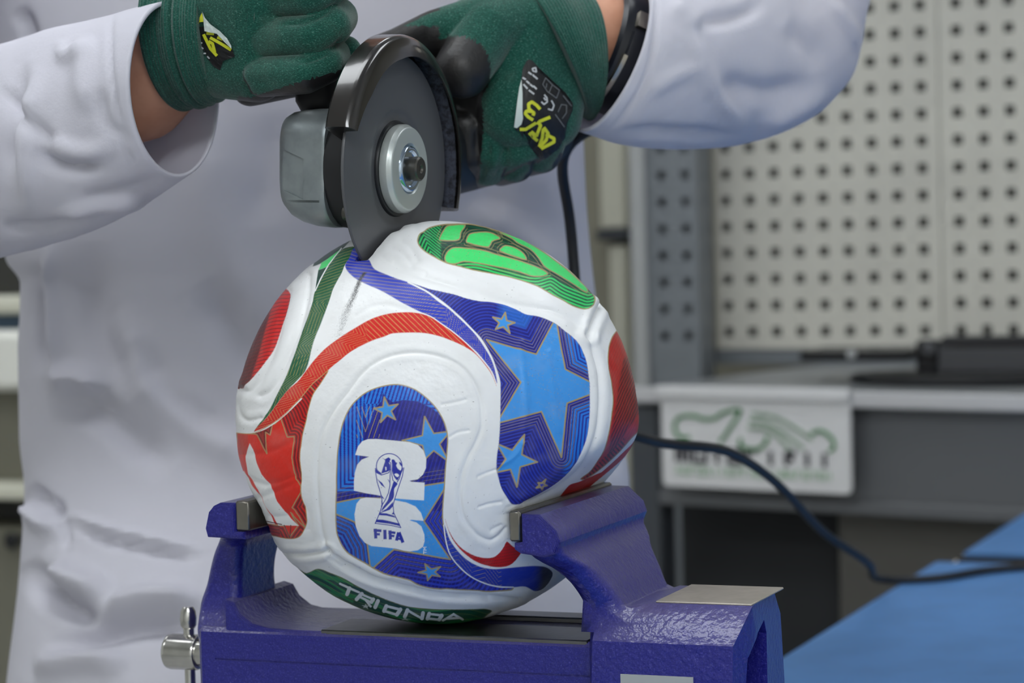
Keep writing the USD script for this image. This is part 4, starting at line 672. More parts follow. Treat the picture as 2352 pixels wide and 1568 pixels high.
for y, z in ((-.027, -.024), (.0, .0), (.027, -.024)):
    if y: obj('screw', lathe(GP(-.0105, y, z), N, [(-.006, .0038), (.0016, .0038), (.0024, .003)], 20), 'spindle_steel', hs)
obj('spindle_lock', lathe(GP(-.0600, -.010, -.004), -N, [(-.002, .0026), (.0016, .0026)], 16), 'red_dot', hs)
ax = [np.array(p) for p in ((-.058, .018, 1.2285), (-.056, .05, 1.234), (-.050, .1, 1.243), (-.045, .15, 1.250), (-.040, .20, 1.256), (-.036, .245, 1.260))]
obj('neck', tube(smooth_path(ax[:2] + [np.array([-.055, .062, 1.236])], 12), np.linspace(.027, .031, 12), 40), 'gear_alloy', gd)
obj('motor_body', tube(smooth_path([ax[1]] + ax[2:], 40), .0315 + .002 * np.sin(np.linspace(0, 3.1, 40)) * np.r_[np.ones(30), np.linspace(1, -3, 10)], 48), 'motor_case', gd)
obj('side_handle', lathe((-.060, -.008, 1.2555), (-.05, .05, 1), [(0, .007), (.006, .012), (.012, .015), (.06, .0145), (.1, .015), (.108, .018), (.114, .012)], 40), 'rubber_black', gd)
obj('cord_sleeve', tube(smooth_path([np.array([-.036, .243, 1.26]), np.array([-.020, .262, 1.263]), np.array([.02, .265, 1.262]), np.array([.03, .266, 1.262])], 24), np.linspace(.008, .0045, 24), 18), 'rubber_black', gd)

# ------------------------------------------------------------------ the person
mat('skin', Lc(200, 148, 122), .5, var=(40, Lc(190, 136, 110), .4, .6), spec=.35)
mat('hair_black', Lc(30, 26, 24), .6); mat('eye_white', Lc(225, 225, 220), .3)
def cloth(name, col, col2, sc=700, sheen=.15): mat(name, col, .85, bump=(sc, 2, .25, .0005), var=(9, col2, .35, .65), spec=.2, sheen=sheen)
M['coat_cotton'] = usdkit.material(stage, '/World/Looks/coat_cotton', {'g': ('texture_coordinate', {}), 'n': ('noise_texture', {'scale': 800.0, 'detail': 2.0}), 'n2': ('noise_texture', {'scale': 45.0, 'detail': 4.0, 'roughness': .6}), 'ad': ('math', {'math_type': 'multiply_add', 'value2': .12}), 'b': ('bump', {'strength': .35, 'distance': .0022}),
    'p': ('principled_bsdf', {'base_color': Lc(218, 217, 227), 'roughness': .85, 'specular_ior_level': .2, 'sheen_weight': .1}), 't': ('translucent_bsdf', {'color': Lc(240, 238, 246)}), 'm': ('mix_closure', {'fac': .26})}, [('g.object', 'n.vector'), ('g.object', 'n2.vector'), ('n.fac', 'ad.value1'), ('n2.fac', 'ad.value3'), ('ad.value', 'b.height'), ('b.normal', 'p.normal'), ('p.BSDF', 'm.closure1'), ('t.BSDF', 'm.closure2')], surface='m.closure'); mat('coat_thread', Lc(214, 216, 230), .8); cloth('trouser_cotton', Lc(60, 62, 72), Lc(56, 58, 66)); mat('shoe_leather', Lc(26, 24, 24), .4)
M['glove_knit'] = usdkit.material(stage, '/World/Looks/glove_knit', {'g': ('texture_coordinate', {}), 'm': ('mapping', {'scale': (1, 1, 2.2)}), 'n': ('noise_texture', {'scale': 900.0, 'detail': 3.0, 'roughness': .7}), 'n2': ('noise_texture', {'scale': 24.0, 'detail': 3.0}), 'r': ('rgb_ramp', {'ramp': [(0, Lc(10, 42, 36)), (.4, Lc(15, 62, 53)), (.6, Lc(28, 90, 76)), (.76, Lc(130, 156, 146))]}), 'r2': ('rgb_ramp', {'ramp': [(0, (0, 0, 0)), (.52, (0, 0, 0)), (.75, (.45, .45, .45))]}), 'mx': ('mix', {'color2': Lc(92, 108, 98)}), 'b': ('bump', {'strength': .5, 'distance': .0007}),
    'p': ('principled_bsdf', {'roughness': .9, 'specular_ior_level': .2, 'sheen_weight': .25})}, [('g.object', 'm.vector'), ('m.vector', 'n.vector'), ('g.object', 'n2.vector'), ('n.fac', 'r.fac'), ('n2.fac', 'r2.fac'), ('r2.color', 'mx.fac'), ('r.color', 'mx.color1'), ('mx.color', 'p.base_color'), ('n.fac', 'b.height'), ('b.normal', 'p.normal')], surface='p.BSDF')
mat('glove_rubber', Lc(26, 25, 26), .45, bump=(500, 3, .35, .0006), var=(30, Lc(44, 40, 38), .5, .72), spec=.45)
mat('glove_label', Lc(20, 20, 22), .5); mat('label_back', Lc(205, 216, 212), .6); mat('label_yellow', Lc(206, 210, 46), .5); mat('label_white', Lc(190, 192, 196), .5); mat('label_grey', Lc(110, 112, 116), .5)
mat('watch_black', Lc(20, 22, 30), .35); metal('watch_metal', Lc(190, 182, 168), .22, 200, .03)
def sph(c, r, n=10):
    return m3.Manifold.sphere(r, 4 * n).translate([float(x) for x in c])
def chain(js):
    """bones: hulls of the spheres at neighbouring joints (point, radius)"""
    return [m3.Manifold.batch_hull([sph(*a), sph(*b)]) for a, b in zip(js[:-1], js[1:])]
def blend(bones, edge, passes):
    t = T(m3.Manifold.batch_boolean(bones, m3.OpType.Add).refine_to_length(edge)); t.merge_vertices(); t.update_faces(t.nondegenerate_faces())
    trimesh.smoothing.filter_taubin(t, .5, .53, passes); return t
def J(px, py, dep, r): return (at(px, py, dep), r * dep / FPX)
# --- joints
R_SH, R_EL, R_WR = at(-70, -560, 1.79), at(-325, 330, 1.575), at(440, 80, 1.412)
L_SH, L_EL, L_WR = at(1230, -500, 1.80), at(1815, 25, 1.63), at(1345, 120, 1.512)
PEL = at(720, 1500, 1.83); CHS = at(680, -250, 1.83); NEK = at(680, -640, 1.82); HED = at(680, -900, 1.74)
def foot(x): return PEL * [1, 1, 0] + Rh * x
person = thing('person', 'person in a white lab coat and green gloves pressing the grinder onto the football', 'person', (PEL[0], PEL[1], 0))
bones = chain([(NEK, .055), (CHS, .11), (at(690, 600, 1.83), .115), (PEL, .12)]) + [m3.Manifold.batch_hull([sph(R_SH, .055), sph(L_SH, .055), sph(CHS, .115), sph(NEK, .05)]), m3.Manifold.batch_hull([sph(CHS + Rh * .07, .1), sph(CHS - Rh * .07, .1), sph(PEL + Rh * .06, .11), sph(PEL - Rh * .06, .11)])]
bones += chain([(R_SH, .044), (R_EL, .030), (at(310, 190, 1.44), .034), (at(385, 128, 1.424), .0295), (at(450, 90, 1.413), .025), (at(500, 80, 1.398), .022)]) + chain([(L_SH, .048), (L_EL, .034), (at(1480, 60, 1.545), .034), (at(1400, 85, 1.522), .0275), (at(1345, 100, 1.512), .025), (at(1290, 130, 1.50), .022)])
for sx in (-1, 1):
    hip, kn, an = PEL + Rh * .085 * sx - Z3 * .05, foot(.1 * sx) + Z3 * .48 + Fh * -.01, foot(.11 * sx) + Z3 * .09 + Fh * .03
    bones += chain([(hip, .085), (kn, .055), (an, .038), (an - Fh * .13 - Z3 * .045, .03)])
hx, hf = Rh, -(Fh - Z3 * .0)                                    # the head looks down at the ball
hf = hf - Z3 * .35; hf /= np.linalg.norm(hf); hu = np.cross(hf, -hx); hu = hu if hu[2] > 0 else -hu
def hp(x, y, z): return HED + hx * x + hf * y + hu * z
bones += chain([(NEK, .05), (hp(0, -.03, -.05), .055)]) + [m3.Manifold.batch_hull([sph(hp(0, -.03, .045), .078), sph(hp(0, .03, .03), .066), sph(hp(0, .045, -.085), .03), sph(hp(.03, .0, -.06), .04), sph(hp(-.03, .0, -.06), .04)])]
bones += [m3.Manifold.batch_hull([sph(hp(0, .085, .01), .009), sph(hp(0, .108, -.028), .012)])] + [m3.Manifold.batch_hull([sph(hp(.074 * k, -.015, .02), .012), sph(hp(.078 * k, -.02, -.02), .008)]) for k in (-1, 1)] + [m3.Manifold.batch_hull([sph(hp(-.02, .075, -.055), .008), sph(hp(.02, .075, -.055), .008)])]
bd = blend(bones, .011, 8); obj('body', bd, 'skin', person, smooth=True)
for k in (-1, 1): obj('eye', trimesh.creation.icosphere(3, .012).apply_translation(hp(.031 * k, .079, .012)), 'eye_white', person)
hr = trimesh.creation.icosphere(4, 1.0); hv = hr.vertices * [.085, .108, .09]; keep = (hv[:, 2] > -.02) | (hv[:, 1] < -.03); hv[:, 1] = np.minimum(hv[:, 1], .062); hv[~keep, 1] = np.minimum(hv[~keep, 1], 0)
hr.vertices = HED + hv[:, :1] * hx + (hv[:, 1:2] - .018) * hf + (hv[:, 2:3] + .045) * hu; obj('hair', hr, 'hair_black', person, smooth=True)
tro = []
for sx in (-1, 1):
    hip, kn, an = PEL + Rh * .085 * sx - Z3 * .05, foot(.1 * sx) + Z3 * .48 + Fh * -.01, foot(.11 * sx) + Z3 * .09 + Fh * .03
    tro += chain([(hip, .1), (kn, .074), (an + Z3 * .01, .062)]); obj('shoe', T(m3.Manifold.batch_hull([sph(an - Z3 * .05, .045), sph(an - Fh * .16 - Z3 * .055, .036), sph(an + Fh * .03 - Z3 * .045, .04)]).trim_by_plane([0, 0, 1], .004)), 'shoe_leather', person, smooth=True)
obj('trousers', blend(tro + [m3.Manifold.batch_hull([sph(PEL + Rh * .07, .115), sph(PEL - Rh * .07, .115)])], .02, 4), 'trouser_cotton', person, smooth=True)
# --- lab coat: body
def px_ring(cx, cy, dep, v, w, n=72, p=2.0):
    """ring in space: centre pixel and depth, half axes v (pixels, in the picture plane) and w (pixels and metres of depth)"""
    t = np.linspace(0, 2 * np.pi, n, endpoint=False); k = dep / FPX; c, s = np.cos(t), np.sin(t)
    c, s = np.sign(c) * abs(c) ** (2 / p), np.sign(s) * abs(s) ** (2 / p)
    C = at(cx, cy, dep); V = (v[0] * RT - v[1] * UP) * k; W = (w[0] * RT - w[1] * UP) * k + w[2] * FW
    return C + c[:, None] * V + s[:, None] * W
def rings_between(keys, m):
    """smooth interpolation of ring keys (cx, cy, depth, vx, vy, wx, wy, wd)"""
    K = np.array(keys, float); d = np.r_[0, np.cumsum(np.hypot(np.diff(K[:, 0]), np.diff(K[:, 1])) + 800 * abs(np.diff(K[:, 2])) + 20)]
    return [(r[0], r[1], r[2], r[3:5], r[5:8]) for r in PchipInterpolator(d, K)(np.linspace(0, d[-1], m))]
def fold(me, lst):
    """pushes the cloth in or out along traced lines: (pixels, depth in metres, width in pixels)"""
    p = pj(me.vertices); nrm = me.vertex_normals; f_ = ((nrm * (CAM - me.vertices)).sum(1) > 0)
    for pts, dep, w in lst:
        s_ = spl(pts, False, 3); d, ii = cKDTree(s_).query(p, distance_upper_bound=4 * w); q_ = np.minimum(ii, len(s_) - 1) / (len(s_) - 1); tp = np.clip(np.minimum(q_, 1 - q_) * 4, .0, 1)
        me.vertices = me.vertices + nrm * (f_ * dep * tp * np.exp(-(d / w) ** 2))[:, None]
    return me
LE = [(-700, 200), (-300, 0), (0, -80), (300, -20), (600, 20), (650, 52), (720, 50), (800, 45), (1000, 50), (1130, 66), (1290, 60), (1568, 35), (2100, 10), (2500, 0)]
RE = [(-700, 1120), (-300, 1230), (0, 1290), (300, 1335), (500, 1345), (620, 1356), (900, 1395), (1100, 1436), (1300, 1440), (1568, 1400), (1700, 1330), (2100, 1300), (2500, 1300)]
li, ri = PchipInterpolator(*np.array(LE).T), PchipInterpolator(*np.array(RE).T); fi = PchipInterpolator(*np.array([(-700, .05), (-640, .06), (-400, .11), (-100, .135), (150, .138), (400, .118), (650, .098), (900, .102), (1150, .128), (1350, .168), (1568, .200), (1900, .215), (2500, .22)]).T); rings = []
for py in np.linspace(-640, 2500, 330):
    a, b = li(py), ri(py); sh = np.clip((py + 640) / 260, 0, 1); hd = .125 * (0.45 + .55 * sh ** .6) + .02 * np.clip((py - 1200) / 1000, 0, 1)
    R0 = px_ring((a + b) / 2, py, 1.805, ((b - a) / 2, 0), (0, 0, -hd), 300, 2.5); fw = (R0 - at((a + b) / 2, py, 1.805)) @ FW; R0 = R0 + FW * (np.where(fw < 0, fw * (fi(py) / hd - 1), 0))[:, None]; rings.append(R0)
ct = skin(rings)
ct = fold(ct, [(p_, d_ * 1.75, w_ * 1.05) for p_, d_, w_ in [([(500, 230), (480, 450), (560, 640), (640, 760)], .004, 60), ([(118, 540), (112, 640), (122, 760), (128, 870)], .006, 16), ([(85, 600), (95, 700), (90, 860)], -.006, 18), ([(200, 560), (220, 760), (330, 900)], -.006, 40),
               ([(240, 720), (330, 860), (470, 980), (640, 1130)], .006, 45), ([(310, 780), (400, 910), (540, 1010)], -.005, 30), ([(470, 640), (560, 800), (640, 900)], -.005, 40), ([(110, 940), (200, 930), (290, 990), (390, 1080)], -.006, 32), ([(100, 880), (180, 870), (230, 910)], .007, 28),
               ([(148, 1178), (250, 1218), (360, 1244), (470, 1268)], .0045, 7), ([(148, 1196), (250, 1236), (360, 1262), (470, 1286)], -.004, 9), ([(146, 1190), (150, 1260)], -.003, 7), ([(66, 1120), (110, 1160), (146, 1184)], -.006, 14), ([(70, 1150), (110, 1200), (130, 1185)], .008, 22),
               ([(60, 1290), (110, 1360), (170, 1395), (225, 1425)], -.012, 22), ([(110, 1300), (180, 1340), (260, 1370)], .010, 30), ([(230, 1430), (300, 1390), (380, 1378), (480, 1390)], .010, 26), ([(110, 1500), (200, 1470), (300, 1440), (450, 1430)], -.009, 24), ([(80, 1540), (170, 1520), (300, 1520)], .009, 26),
               ([(640, 260), (620, 420), (600, 520)], -.004, 34), ([(1080, 470), (1200, 560), (1290, 640)], .003, 40), ([(40, 20), (62, 60), (72, 110)], -.006, 12), ([(1150, 330), (1120, 500)], -.003, 40)]])
nz = meshkit.fbm(ct.vertices * [7, 7, 3.0] + 5, 3, 11) - .5; ct.vertices += ct.vertex_normals * (nz * .012)[:, None]
mat('coat_body', Lc(196, 195, 204), .85, bump=(60, 4, .3, .0015), spec=.2)
coat = obj('lab_coat', ct, 'coat_body', person, smooth=True, label='white cotton lab coat')
# sleeves: double cloth, open at the wrist
def sleeve(keys, m, inner, folds, n=110, amp=.006, seed=3):
    out = [px_ring(*k, n) for k in rings_between(keys, m)]; inn = []
    me = fold(skin(out), folds); lim = np.r_[np.repeat(np.clip(np.linspace(.15, 4, m), 0, 1), n), 1, 1]
    fb = meshkit.fbm(me.vertices * 16, 3, seed) - .5 + .5 * (.25 - abs(meshkit.fbm(me.vertices * [26, 26, 34], 2, seed + 5) - .5)); me.vertices += me.vertex_normals * (fb * amp * lim)[:, None]
    out = list(np.array(me.vertices[:m * n]).reshape(m, n, 3))
    for k, R in enumerate(out[:inner]): c = R.mean(0); inn.append(c + (R - c) * (1 - .0022 / np.linalg.norm(R - c, axis=1)[:, None]))
    return skin(inn[::-1] + out)
KR = [(402, 205, 1.392, 6, 203, -80, 10, -.044), (372, 220, 1.400, 2, 212, -78, 12, -.046), (300, 252, 1.418, -4, 230, -70, 15, -.048), (200, 290, 1.44, -8, 242, -62, 15, -.05), (100, 320, 1.465, -10, 245, -58, 15, -.052), (0, 350, 1.49, -12, 245, -55, 15, -.054), (-150, 390, 1.53, -20, 245, -60, 0, -.056), (-280, 370, 1.57, -150, 170, -60, -50, -.06), (-330, 200, 1.61, -205, 60, 0, -60, -.062), (-275, -50, 1.66, -200, -40, 0, -40, -.068), (-150, -320, 1.72, -200, -110, 0, 0, -.075), (0, -540, 1.79, -180, -180, 0, 0, -.075)]
slr = sleeve(KR, 150, 46, [([(90, 150), (60, 300), (70, 420), (60, 500)], .006, 22), ([(60, 140), (30, 300), (20, 420)], -.006, 22), ([(0, 200), (60, 270), (140, 340)], -.005, 16), ([(80, 340), (140, 380), (240, 385)], -.007, 16), ([(110, 325), (200, 350), (260, 330)], .005, 18), ([(170, 470), (300, 440), (380, 415)], -.004, 20), ([(120, 500), (220, 470), (340, 460)], .006, 16), ([(0, 520), (100, 525), (200, 495)], -.006, 16),
     ([(262, -10), (255, 60), (254, 150), (266, 240), (288, 340), (310, 430)], -.0026, 5), ([(200, 80), (190, 180), (200, 260)], .004, 22), ([(230, 200), (240, 280), (290, 330)], -.003, 14), ([(140, 90), (150, 130), (220, 100)], .004, 14)])
s1 = obj('sleeve', slr, 'coat_cotton', coat, smooth=True, label='white coat sleeve with an open cuff')
KL = [(1398, 130, 1.512, -68, 172, 62, 26, -.040), (1420, 134, 1.515, -62, 176, 58, 22, -.042), (1470, 142, 1.522, -50, 186, 50, 14, -.046), (1540, 146, 1.535, -32, 192, 40, 8, -.050), (1640, 140, 1.555, -8, 198, 25, 0, -.054), (1740, 120, 1.58, 10, 200, 10, 0, -.056), (1810, 80, 1.60, 50, 190, -10, 0, -.058), (1850, 20, 1.625, 120, 120, -20, 0, -.06), (1850, -60, 1.645, 150, 20, -10, 0, -.062), (1780, -170, 1.68, 165, -60, 0, 0, -.066), (1600, -330, 1.73, 130, -130, 0, 0, -.07), (1250, -520, 1.80, 60, -190, 0, 0, -.075)]
sll = sleeve(KL, 150, 40, [([(1510, -40), (1506, 40), (1498, 120), (1478, 190), (1435, 262), (1400, 300)], -.0028, 5), ([(1540, 0), (1590, 45), (1620, 40)], .005, 18), ([(1600, 50), (1680, 40), (1760, 10)], -.005, 16), ([(1570, 40), (1600, 110), (1640, 200), (1720, 310)], .005, 20), ([(1480, 220), (1560, 170), (1620, 160)], .003, 18), ([(1640, 190), (1760, 210), (1860, 190)], -.006, 24), ([(1740, 300), (1830, 250), (1900, 200)], .006, 20), ([(1900, 0), (1945, 50), (1975, 110)], .005, 12), ([(1420, 300), (1560, 305), (1700, 318)], -.006, 12), ([(1800, 60), (1870, 120), (1850, 160)], -.004, 26)], amp=.005, seed=8)
s2 = obj('sleeve', sll, 'coat_cotton', coat, smooth=True, label='white coat sleeve with a bent elbow')
# stitching near the cuffs
def on_mesh(me, P, off):
    """points of the pixels P on the side of the mesh that faces the camera, lifted by off"""
    v = me.vertices; fr = (me.vertex_normals * (CAM - v)).sum(1) > 0; vv = v[fr]; pp = pj(vv); dp = (vv - CAM) @ FW
    d, i = cKDTree(pp).query(np.asarray(P, float), k=14); dd = dp[i]; ok = dd < dd.min(1, keepdims=True) + .006; w = ok / (d + .5) ** 2
    return at(np.asarray(P)[:, 0], np.asarray(P)[:, 1], (dd * w).sum(1) / w.sum(1) - off)
# --- gloves
def glove_mesh(bones, passes=14, edge=.0032): return blend(bones, edge, passes)
gR = [m3.Manifold.batch_hull([sph(*J(490, 20, 1.398, 112)), sph(*J(494, 136, 1.397, 88)), sph(*J(600, 10, 1.372, 100)), sph(*J(590, 165, 1.376, 70))]), m3.Manifold.batch_hull([sph(*J(600, -90, 1.372, 80)), sph(*J(490, 0, 1.398, 104)), sph(*J(600, 20, 1.372, 90))])]
for y0, r, xo in ((-112, 52, 0), (-8, 53, 6), (88, 50, 8), (176, 47, -6)):
    y1 = y0 - 6; gR += chain([J(610 + xo, y0, 1.362, r), J(705 + xo, y1, 1.347, r * .98), J(752 + xo, y1 - 22, 1.352, r * .96), J(768 + xo, y1 - 42, 1.378, r * .92), J(742 + xo, y1 - 46, 1.402, r * .85), J(690 + xo, y1 - 40, 1.416, r * .75)])
gR += chain([J(575, 200, 1.402, 44), J(700, 176, 1.396, 42), J(795, 118, 1.392, 36)])
gR += chain([J(520, -40, 1.40, 70), J(590, -170, 1.395, 60), J(680, -220, 1.40, 52), J(750, -215, 1.405, 44)])
g1 = glove_mesh(gR, 8)
g1 = fold(g1, [([(520, 230), (560, 200), (640, 190)], -.0015, 18), ([(640, 57), (700, 50), (745, 30), (776, 0)], -.0016, 5), ([(650, 130), (693, 141), (735, 130), (776, 100), (802, 60)], -.0016, 5)])
def split_glove(me, test, name, side, lab):
    fcn = me.triangles_center; n = me.face_normals; m = test(pj(fcn), n, (fcn - CAM) @ FW)
    vn = me.vertex_normals
    u, i = np.unique(me.faces[~m], return_inverse=True); g = obj(name, (me.vertices[u], i.reshape(-1, 3)), 'glove_knit', person, normals=vn[u], label=lab)
    u, i = np.unique(me.faces[m], return_inverse=True); obj('palm_coating', (me.vertices[u], i.reshape(-1, 3)), 'glove_rubber', g, normals=vn[u], label='black rubber palm coating'); return g
def facing(n, p=None): return -(n @ FW)
glR = split_glove(g1, lambda p, n, d: ((p[:, 0] > 540) & (p[:, 1] > 232 - (p[:, 0] - 545) * .30)) | (p[:, 0] > 545) & ((facing(n) < .34) & (p[:, 1] > 150) | (facing(n) < -.2)), 'glove', 0, 'green knitted work glove with a half torn label')
gL = [m3.Manifold.batch_hull([sph(*J(1268, 122, 1.498, 98)), sph(*J(1200, 70, 1.485, 98)), sph(*J(1180, 250, 1.480, 95)), sph(*J(1262, 270, 1.490, 75))]), m3.Manifold.batch_hull([sph(*J(1100, 90, 1.49, 100)), sph(*J(1190, 100, 1.487, 110)), sph(*J(1120, 250, 1.492, 90))])]
for x0, y0, r in ((1252, 318, 50), (1190, 338, 52), (1130, 345, 52), (1075, 342, 50)):
    gL += chain([J(x0 - 5, y0 - 50, 1.482, r), J(x0, y0, 1.486, r), J(x0 - 8, y0 + 34, 1.505, r * .92), J(x0 - 40, y0 + 45, 1.54, r * .85), J(x0 - 80, y0 + 20, 1.565, r * .75)])
gL += chain([J(1100, 330, 1.49, 60), J(1062, 360, 1.505, 62), J(1040, 372, 1.53, 56)])
gL += chain([J(1230, 40, 1.49, 80), J(1120, 70, 1.465, 72), J(1062, 160, 1.452, 66)]) + chain([J(1120, 60, 1.47, 75), J(1000, 78, 1.470, 55), J(920, 108, 1.478, 46), J(868, 122, 1.49, 40)])
g2 = glove_mesh(gL, 10)
g2 = fold(g2, [([(1128, 325), (1112, 390), (1100, 420)], -.0022, 6), ([(1165, 335), (1146, 395), (1136, 412)], -.0022, 6), ([(1225, 375), (1180, 400), (1150, 410)], -.002, 6), ([(1100, 290), (1092, 360)], -.0012, 8), ([(1300, 330), (1250, 372), (1200, 390)], -.0014, 8)])
def patch(p):
    P = spl([(1008, 92), (1040, 82), (1082, 88), (1112, 112), (1126, 150), (1122, 195), (1106, 225), (1110, 260), (1108, 330), (1090, 430), (1000, 430), (940, 300), (930, 100)], True, 4); x, y = p.T; ins = np.zeros(len(p), bool)
    for (ax_, ay), (bx, by) in zip(P, np.roll(P, -1, 0)):
        if by != ay: ins ^= ((ay > y) != (by > y)) & (x < (bx - ax_) * (y - ay) / (by - ay) + ax_)
    return ins
glL = split_glove(g2, lambda p, n, d: patch(p) | ((p[:, 1] > 352) & (p[:, 0] > 1150) & (facing(n) < .25)) | ((p[:, 0] < 1010) & ((p[:, 1] > 60) | (facing(n) < .55))) | ((facing(n) < .1) & ((p[:, 1] > 380) | (p[:, 0] < 1150))), 'glove', 1, 'green knitted work glove with a black printed label')
def cuff(keys, m, seed, folds):
    Rr = [px_ring(*k, 120) for k in rings_between(keys, m)]; C = np.array([r.mean(0) for r in Rr]); out = []
    for k, r in enumerate(Rr):
        t = k / (m - 1); rib = sum(h * math.exp(-((t - c) / w) ** 2) for c, w, h in folds) + .0008 * math.sin(k * math.pi * 2 / 3.5) * .6
        d = r - C[k]; out.append(C[k] + d * (1 + rib / np.linalg.norm(d, axis=1)[:, None]))
    inn = [C[k] + (r - C[k]) * .9 for k, r in enumerate(Rr)]
    return skin([inn[m // 2], inn[0]] + out + [inn[-1]])
cR = cuff([(392, 92, 1.425, 22, 158, -52, 12, -.034), (430, 88, 1.416, 16, 158, -48, 10, -.034), (470, 84, 1.405, 12, 152, -42, 8, -.034), (506, 78, 1.398, 8, 146, -38, 6, -.033)], 70, 1, [(.08, .06, .0016), (.45, .07, .0014), (.62, .05, .0012), (.82, .06, .0008), (.55, .02, -.002), (.30, .03, -.0008)])
obj('cuff', cR, 'glove_knit', glR, smooth=True, label='ribbed green glove cuff')
cL = cuff([(1350, 128, 1.514, 5, 142, 42, 8, -.032), (1320, 122, 1.508, 35, 150, 36, 0, -.036), (1292, 114, 1.502, 58, 152, 25, -8, -.0380), (1264, 108, 1.497, 80, 147, 12, -14, -.0365)], 60, 2, [(.1, .1, .001), (.5, .2, .0006), (.95, .08, .001)])
obj('cuff', cL, 'glove_knit', glL, smooth=True, label='ribbed green glove cuff')
# --- watch on the wrist
def band(c, dep, v, w, half, thick, name, m_, par, t0=0, t1=2 * np.pi, shift=0):
    axis = np.cross((v[0] * RT - v[1] * UP), (w[0] * RT - w[1] * UP) * dep / FPX + w[2] * FW); axis /= np.linalg.norm(axis); t = np.linspace(t0, t1, 60); k = dep / FPX
    C = at(*c, dep) + axis * shift; V = (v[0] * RT - v[1] * UP) * k; W = (w[0] * RT - w[1] * UP) * k + w[2] * FW; R0 = C + np.cos(t)[:, None] * V + np.sin(t)[:, None] * W; d = R0 - C; d /= np.linalg.norm(d, axis=1)[:, None]
    return obj(name, skin([np.array([p - axis * half, p - axis * half * .8 + q_ * thick, p + axis * half * .8 + q_ * thick, p + axis * half]) for p, q_ in zip(R0, d)]), m_, par, smooth=40)
wt = thing('wristwatch', 'black wristwatch worn between the green glove and the right hand sleeve', 'watch', at(1400, 110, 1.515)) if False else UsdGeom.Xform.Define(stage, path_for('wristwatch', person)).GetPrim(); tag(wt, 'black wristwatch with metal fittings')
WV, WW = (-44, 124), (34, 14, -.030)
band((1408, 118), 1.518, WV, WW, .010, .003, 'strap', 'watch_black', wt); band((1408, 118), 1.518, (-52, 126), (36, 17, -.031), .0045, .0042, 'case', 'watch_black', wt, .9, 1.9)
band((1408, 118), 1.518, (-52, 127), (37, 17, -.0315), .004, .0045, 'lug', 'watch_metal', wt, 1.98, 2.25); band((1408, 118), 1.518, (-52, 127), (37, 17, -.0315), .0016, .0046, 'buckle', 'watch_metal', wt, .75, 1.5, .004); band((1408, 118), 1.518, (-52, 127), (37, 17, -.0315), .003, .0046, 'lug', 'watch_metal', wt, .28, .42, .003)
# --- labels on the gloves
def decal(me, poly, off, thick, name, m_, parent, sm=False, label=None, res=9):
    from shapely.geometry import Polygon
    P = spl(poly, True, 4) if sm else np.asarray(poly, float); v2, f2 = trimesh.creation.triangulate_polygon(Polygon(P), engine='earcut'); t2 = trimesh.Trimesh(np.c_[v2, np.zeros(len(v2))], f2, process=False)
    v2, f2 = trimesh.remesh.subdivide_to_size(t2.vertices, t2.faces, res); t2 = trimesh.Trimesh(v2, f2, process=True); v2, f2 = t2.vertices[:, :2], t2.faces
    a, b = on_mesh(me, v2, off + thick), on_mesh(me, v2, off - .0008); n = len(v2); e = t2.edges[trimesh.grouping.group_rows(t2.edges_sorted, require_count=1)]
    F = np.vstack([f2, f2[:, ::-1] + n, np.stack([e[:, 0], e[:, 1] + n, e[:, 1]], 1), np.stack([e[:, 0], e[:, 0] + n, e[:, 1] + n], 1)]); t3 = trimesh.Trimesh(np.vstack([a, b]), F, process=False); t3.fix_normals()
    return obj(name, t3, m_, parent, smooth=40, label=label)
def inkline(me, L, w, off, name, m_, parent, label=None):
    out = []
    for P in L:
        P = np.asarray(P, float)
        for a, b in zip(P[:-1], P[1:]):
            d = b - a; ln = max(np.linalg.norm(d), 1e-6); d /= ln; n = np.array([-d[1], d[0]]) * w / 2; k = max(2, int(ln / 8) + 1); t = np.linspace(-w * .15, ln + w * .15, k)[:, None]
            q0, q1 = a + d * t - n, a + d * t + n; A, B, C_, D_ = on_mesh(me, q0, off + .0003), on_mesh(me, q1, off + .0003), on_mesh(me, q0, off - .0003), on_mesh(me, q1, off - .0003)
            out.append(skin([np.array([A[i], B[i], D_[i], C_[i]]) for i in range(k)]))
    return obj(name, cat(*out), m_, parent, smooth=False, label=label)
c8 = crop(1150, 100, 5.2267); c6 = crop(300, 0, 4.2)
lb = decal(g2, c8((340, 190), (380, 205), (500, 330), (640, 460), (780, 590), (870, 720), (865, 800), (800, 950), (770, 1130), (700, 1260), (540, 1385), (470, 1390), (400, 1300), (290, 1150), (175, 1030), (240, 820), (255, 600), (250, 420), (265, 300), (310, 210)), .0006, .0004, 'glove_label', 'glove_label', glL, label='black glove label with yellow lettering')
decal(g2, c8((250, 430), (262, 600), (262, 800), (268, 900), (250, 970), (195, 1015), (160, 1005), (180, 850), (205, 650), (225, 520)), .0012, .0006, 'peeled_edge', 'label_back', lb, label='pale peeled edge of the label')
inkline(g2, [c8(*p) for p in (((470, 785), (430, 740), (375, 700), (335, 725), (338, 780), (375, 815), (310, 810), (295, 840), (330, 880), (385, 915)), ((375, 815), (400, 830), (390, 860)), ((465, 935), (590, 885)), ((235, 1030), (300, 1030), (420, 955)), ((440, 945), (480, 980), (430, 1110), (370, 1060)), ((345, 1075), (400, 1130), (440, 1165)), ((520, 1010), (570, 1080), (545, 1160), (470, 1240)), ((545, 1090), (640, 1140), (640, 1180), (490, 1260)), ((510, 1030), (500, 1130), (465, 1230)))], 7.5, .0012, 'yellow_print', 'label_yellow', lb)
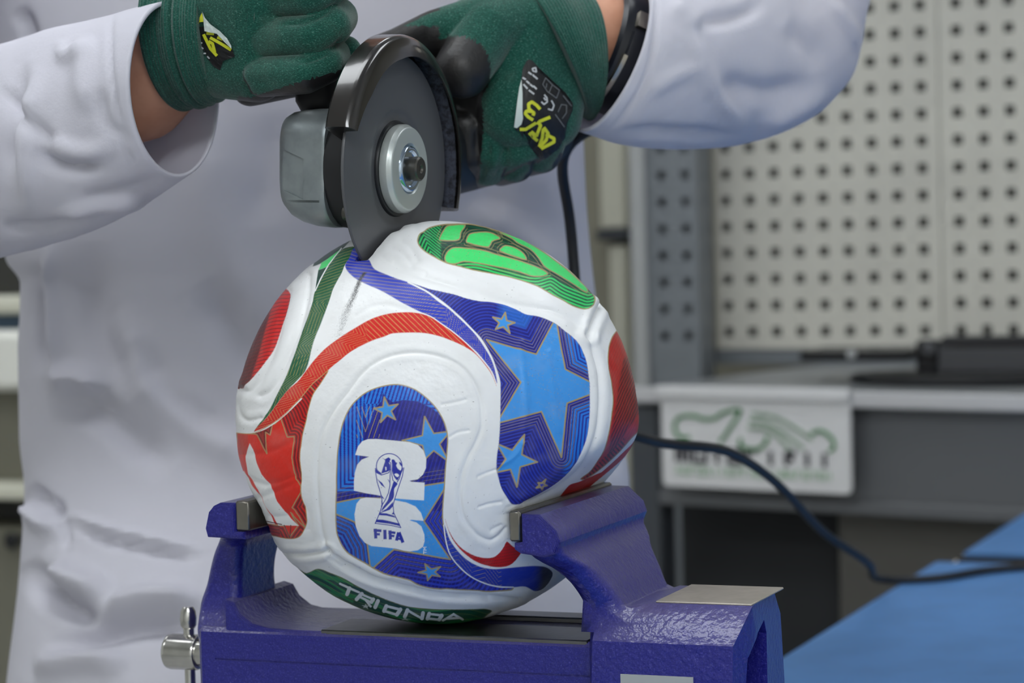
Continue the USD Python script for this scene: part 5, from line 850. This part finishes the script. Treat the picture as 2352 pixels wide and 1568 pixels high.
inkline(g2, [c8(*p) for p in (((380, 300), (420, 290), (430, 340), (390, 330), (380, 300)), ((525, 615), (555, 650), (560, 700), (520, 730), (490, 700)), ((520, 650), (540, 680)), ((610, 685), (640, 740), (620, 800), (570, 785)))], 3.6, .0012, 'white_print', 'label_white', lb)
inkline(g2, [c8(*p) for p in (((335, 345), (370, 370)), ((385, 375), (410, 400)), ((415, 400), (440, 425)), ((265, 410), (300, 430)), ((310, 450), (345, 480)), ((355, 490), (390, 520)), ((395, 510), (430, 545)), ((275, 490), (320, 540)), ((340, 560), (400, 605)))], 4.0, .0012, 'small_print', 'label_white', lb)
inkline(g2, [c8(*p) for p in (((540, 410), (505, 490), (560, 575), (670, 655), (705, 560), (620, 495), (540, 410)), ((620, 495), (580, 590)), ((555, 480), (545, 530)), ((750, 625), (850, 750)), ((655, 850), (765, 1000)), ((690, 820), (730, 730), (790, 740), (790, 830), (740, 900)))], 2.0, .0012, 'pictogram', 'label_grey', lb)
l2 = decal(g1, c6((612, 260), (700, 255), (760, 305), (880, 350), (960, 430), (985, 490), (1005, 545), (890, 590), (862, 680), (800, 640), (740, 560), (680, 440), (640, 350)), .0006, .0004, 'glove_label', 'glove_label', glR, label='torn black glove label with yellow lettering')
decal(g1, c6((690, 112), (715, 170), (770, 235), (860, 300), (930, 370), (970, 440), (972, 470), (900, 400), (830, 325), (760, 312), (712, 300), (705, 230), (700, 170)), .0030, .0010, 'torn_edge', 'label_back', l2, label='white torn edge of the label', res=5)
decal(g1, c6((685, 125), (700, 170), (702, 210), (660, 215), (665, 170)), .0016, .0008, 'yellow_scrap', 'label_yellow', l2, res=5); decal(g1, c6((598, 210), (640, 205), (660, 225), (610, 235)), .0012, .0006, 'yellow_scrap', 'label_yellow', l2, res=5)
inkline(g1, [c6(*p) for p in (((705, 335), (770, 470), (830, 535)), ((755, 400), (790, 420), (810, 500)), ((770, 365), (870, 420), (965, 480)), ((735, 322), (800, 325)), ((840, 360), (885, 378)))], 7, .0012, 'yellow_print', 'label_yellow', l2); inkline(g1, [c6(*p) for p in (((665, 410), (690, 415)), ((680, 455), (700, 470)), ((705, 515), (725, 515)), ((740, 545), (760, 565)))], 3.2, .0012, 'small_print', 'label_white', l2)
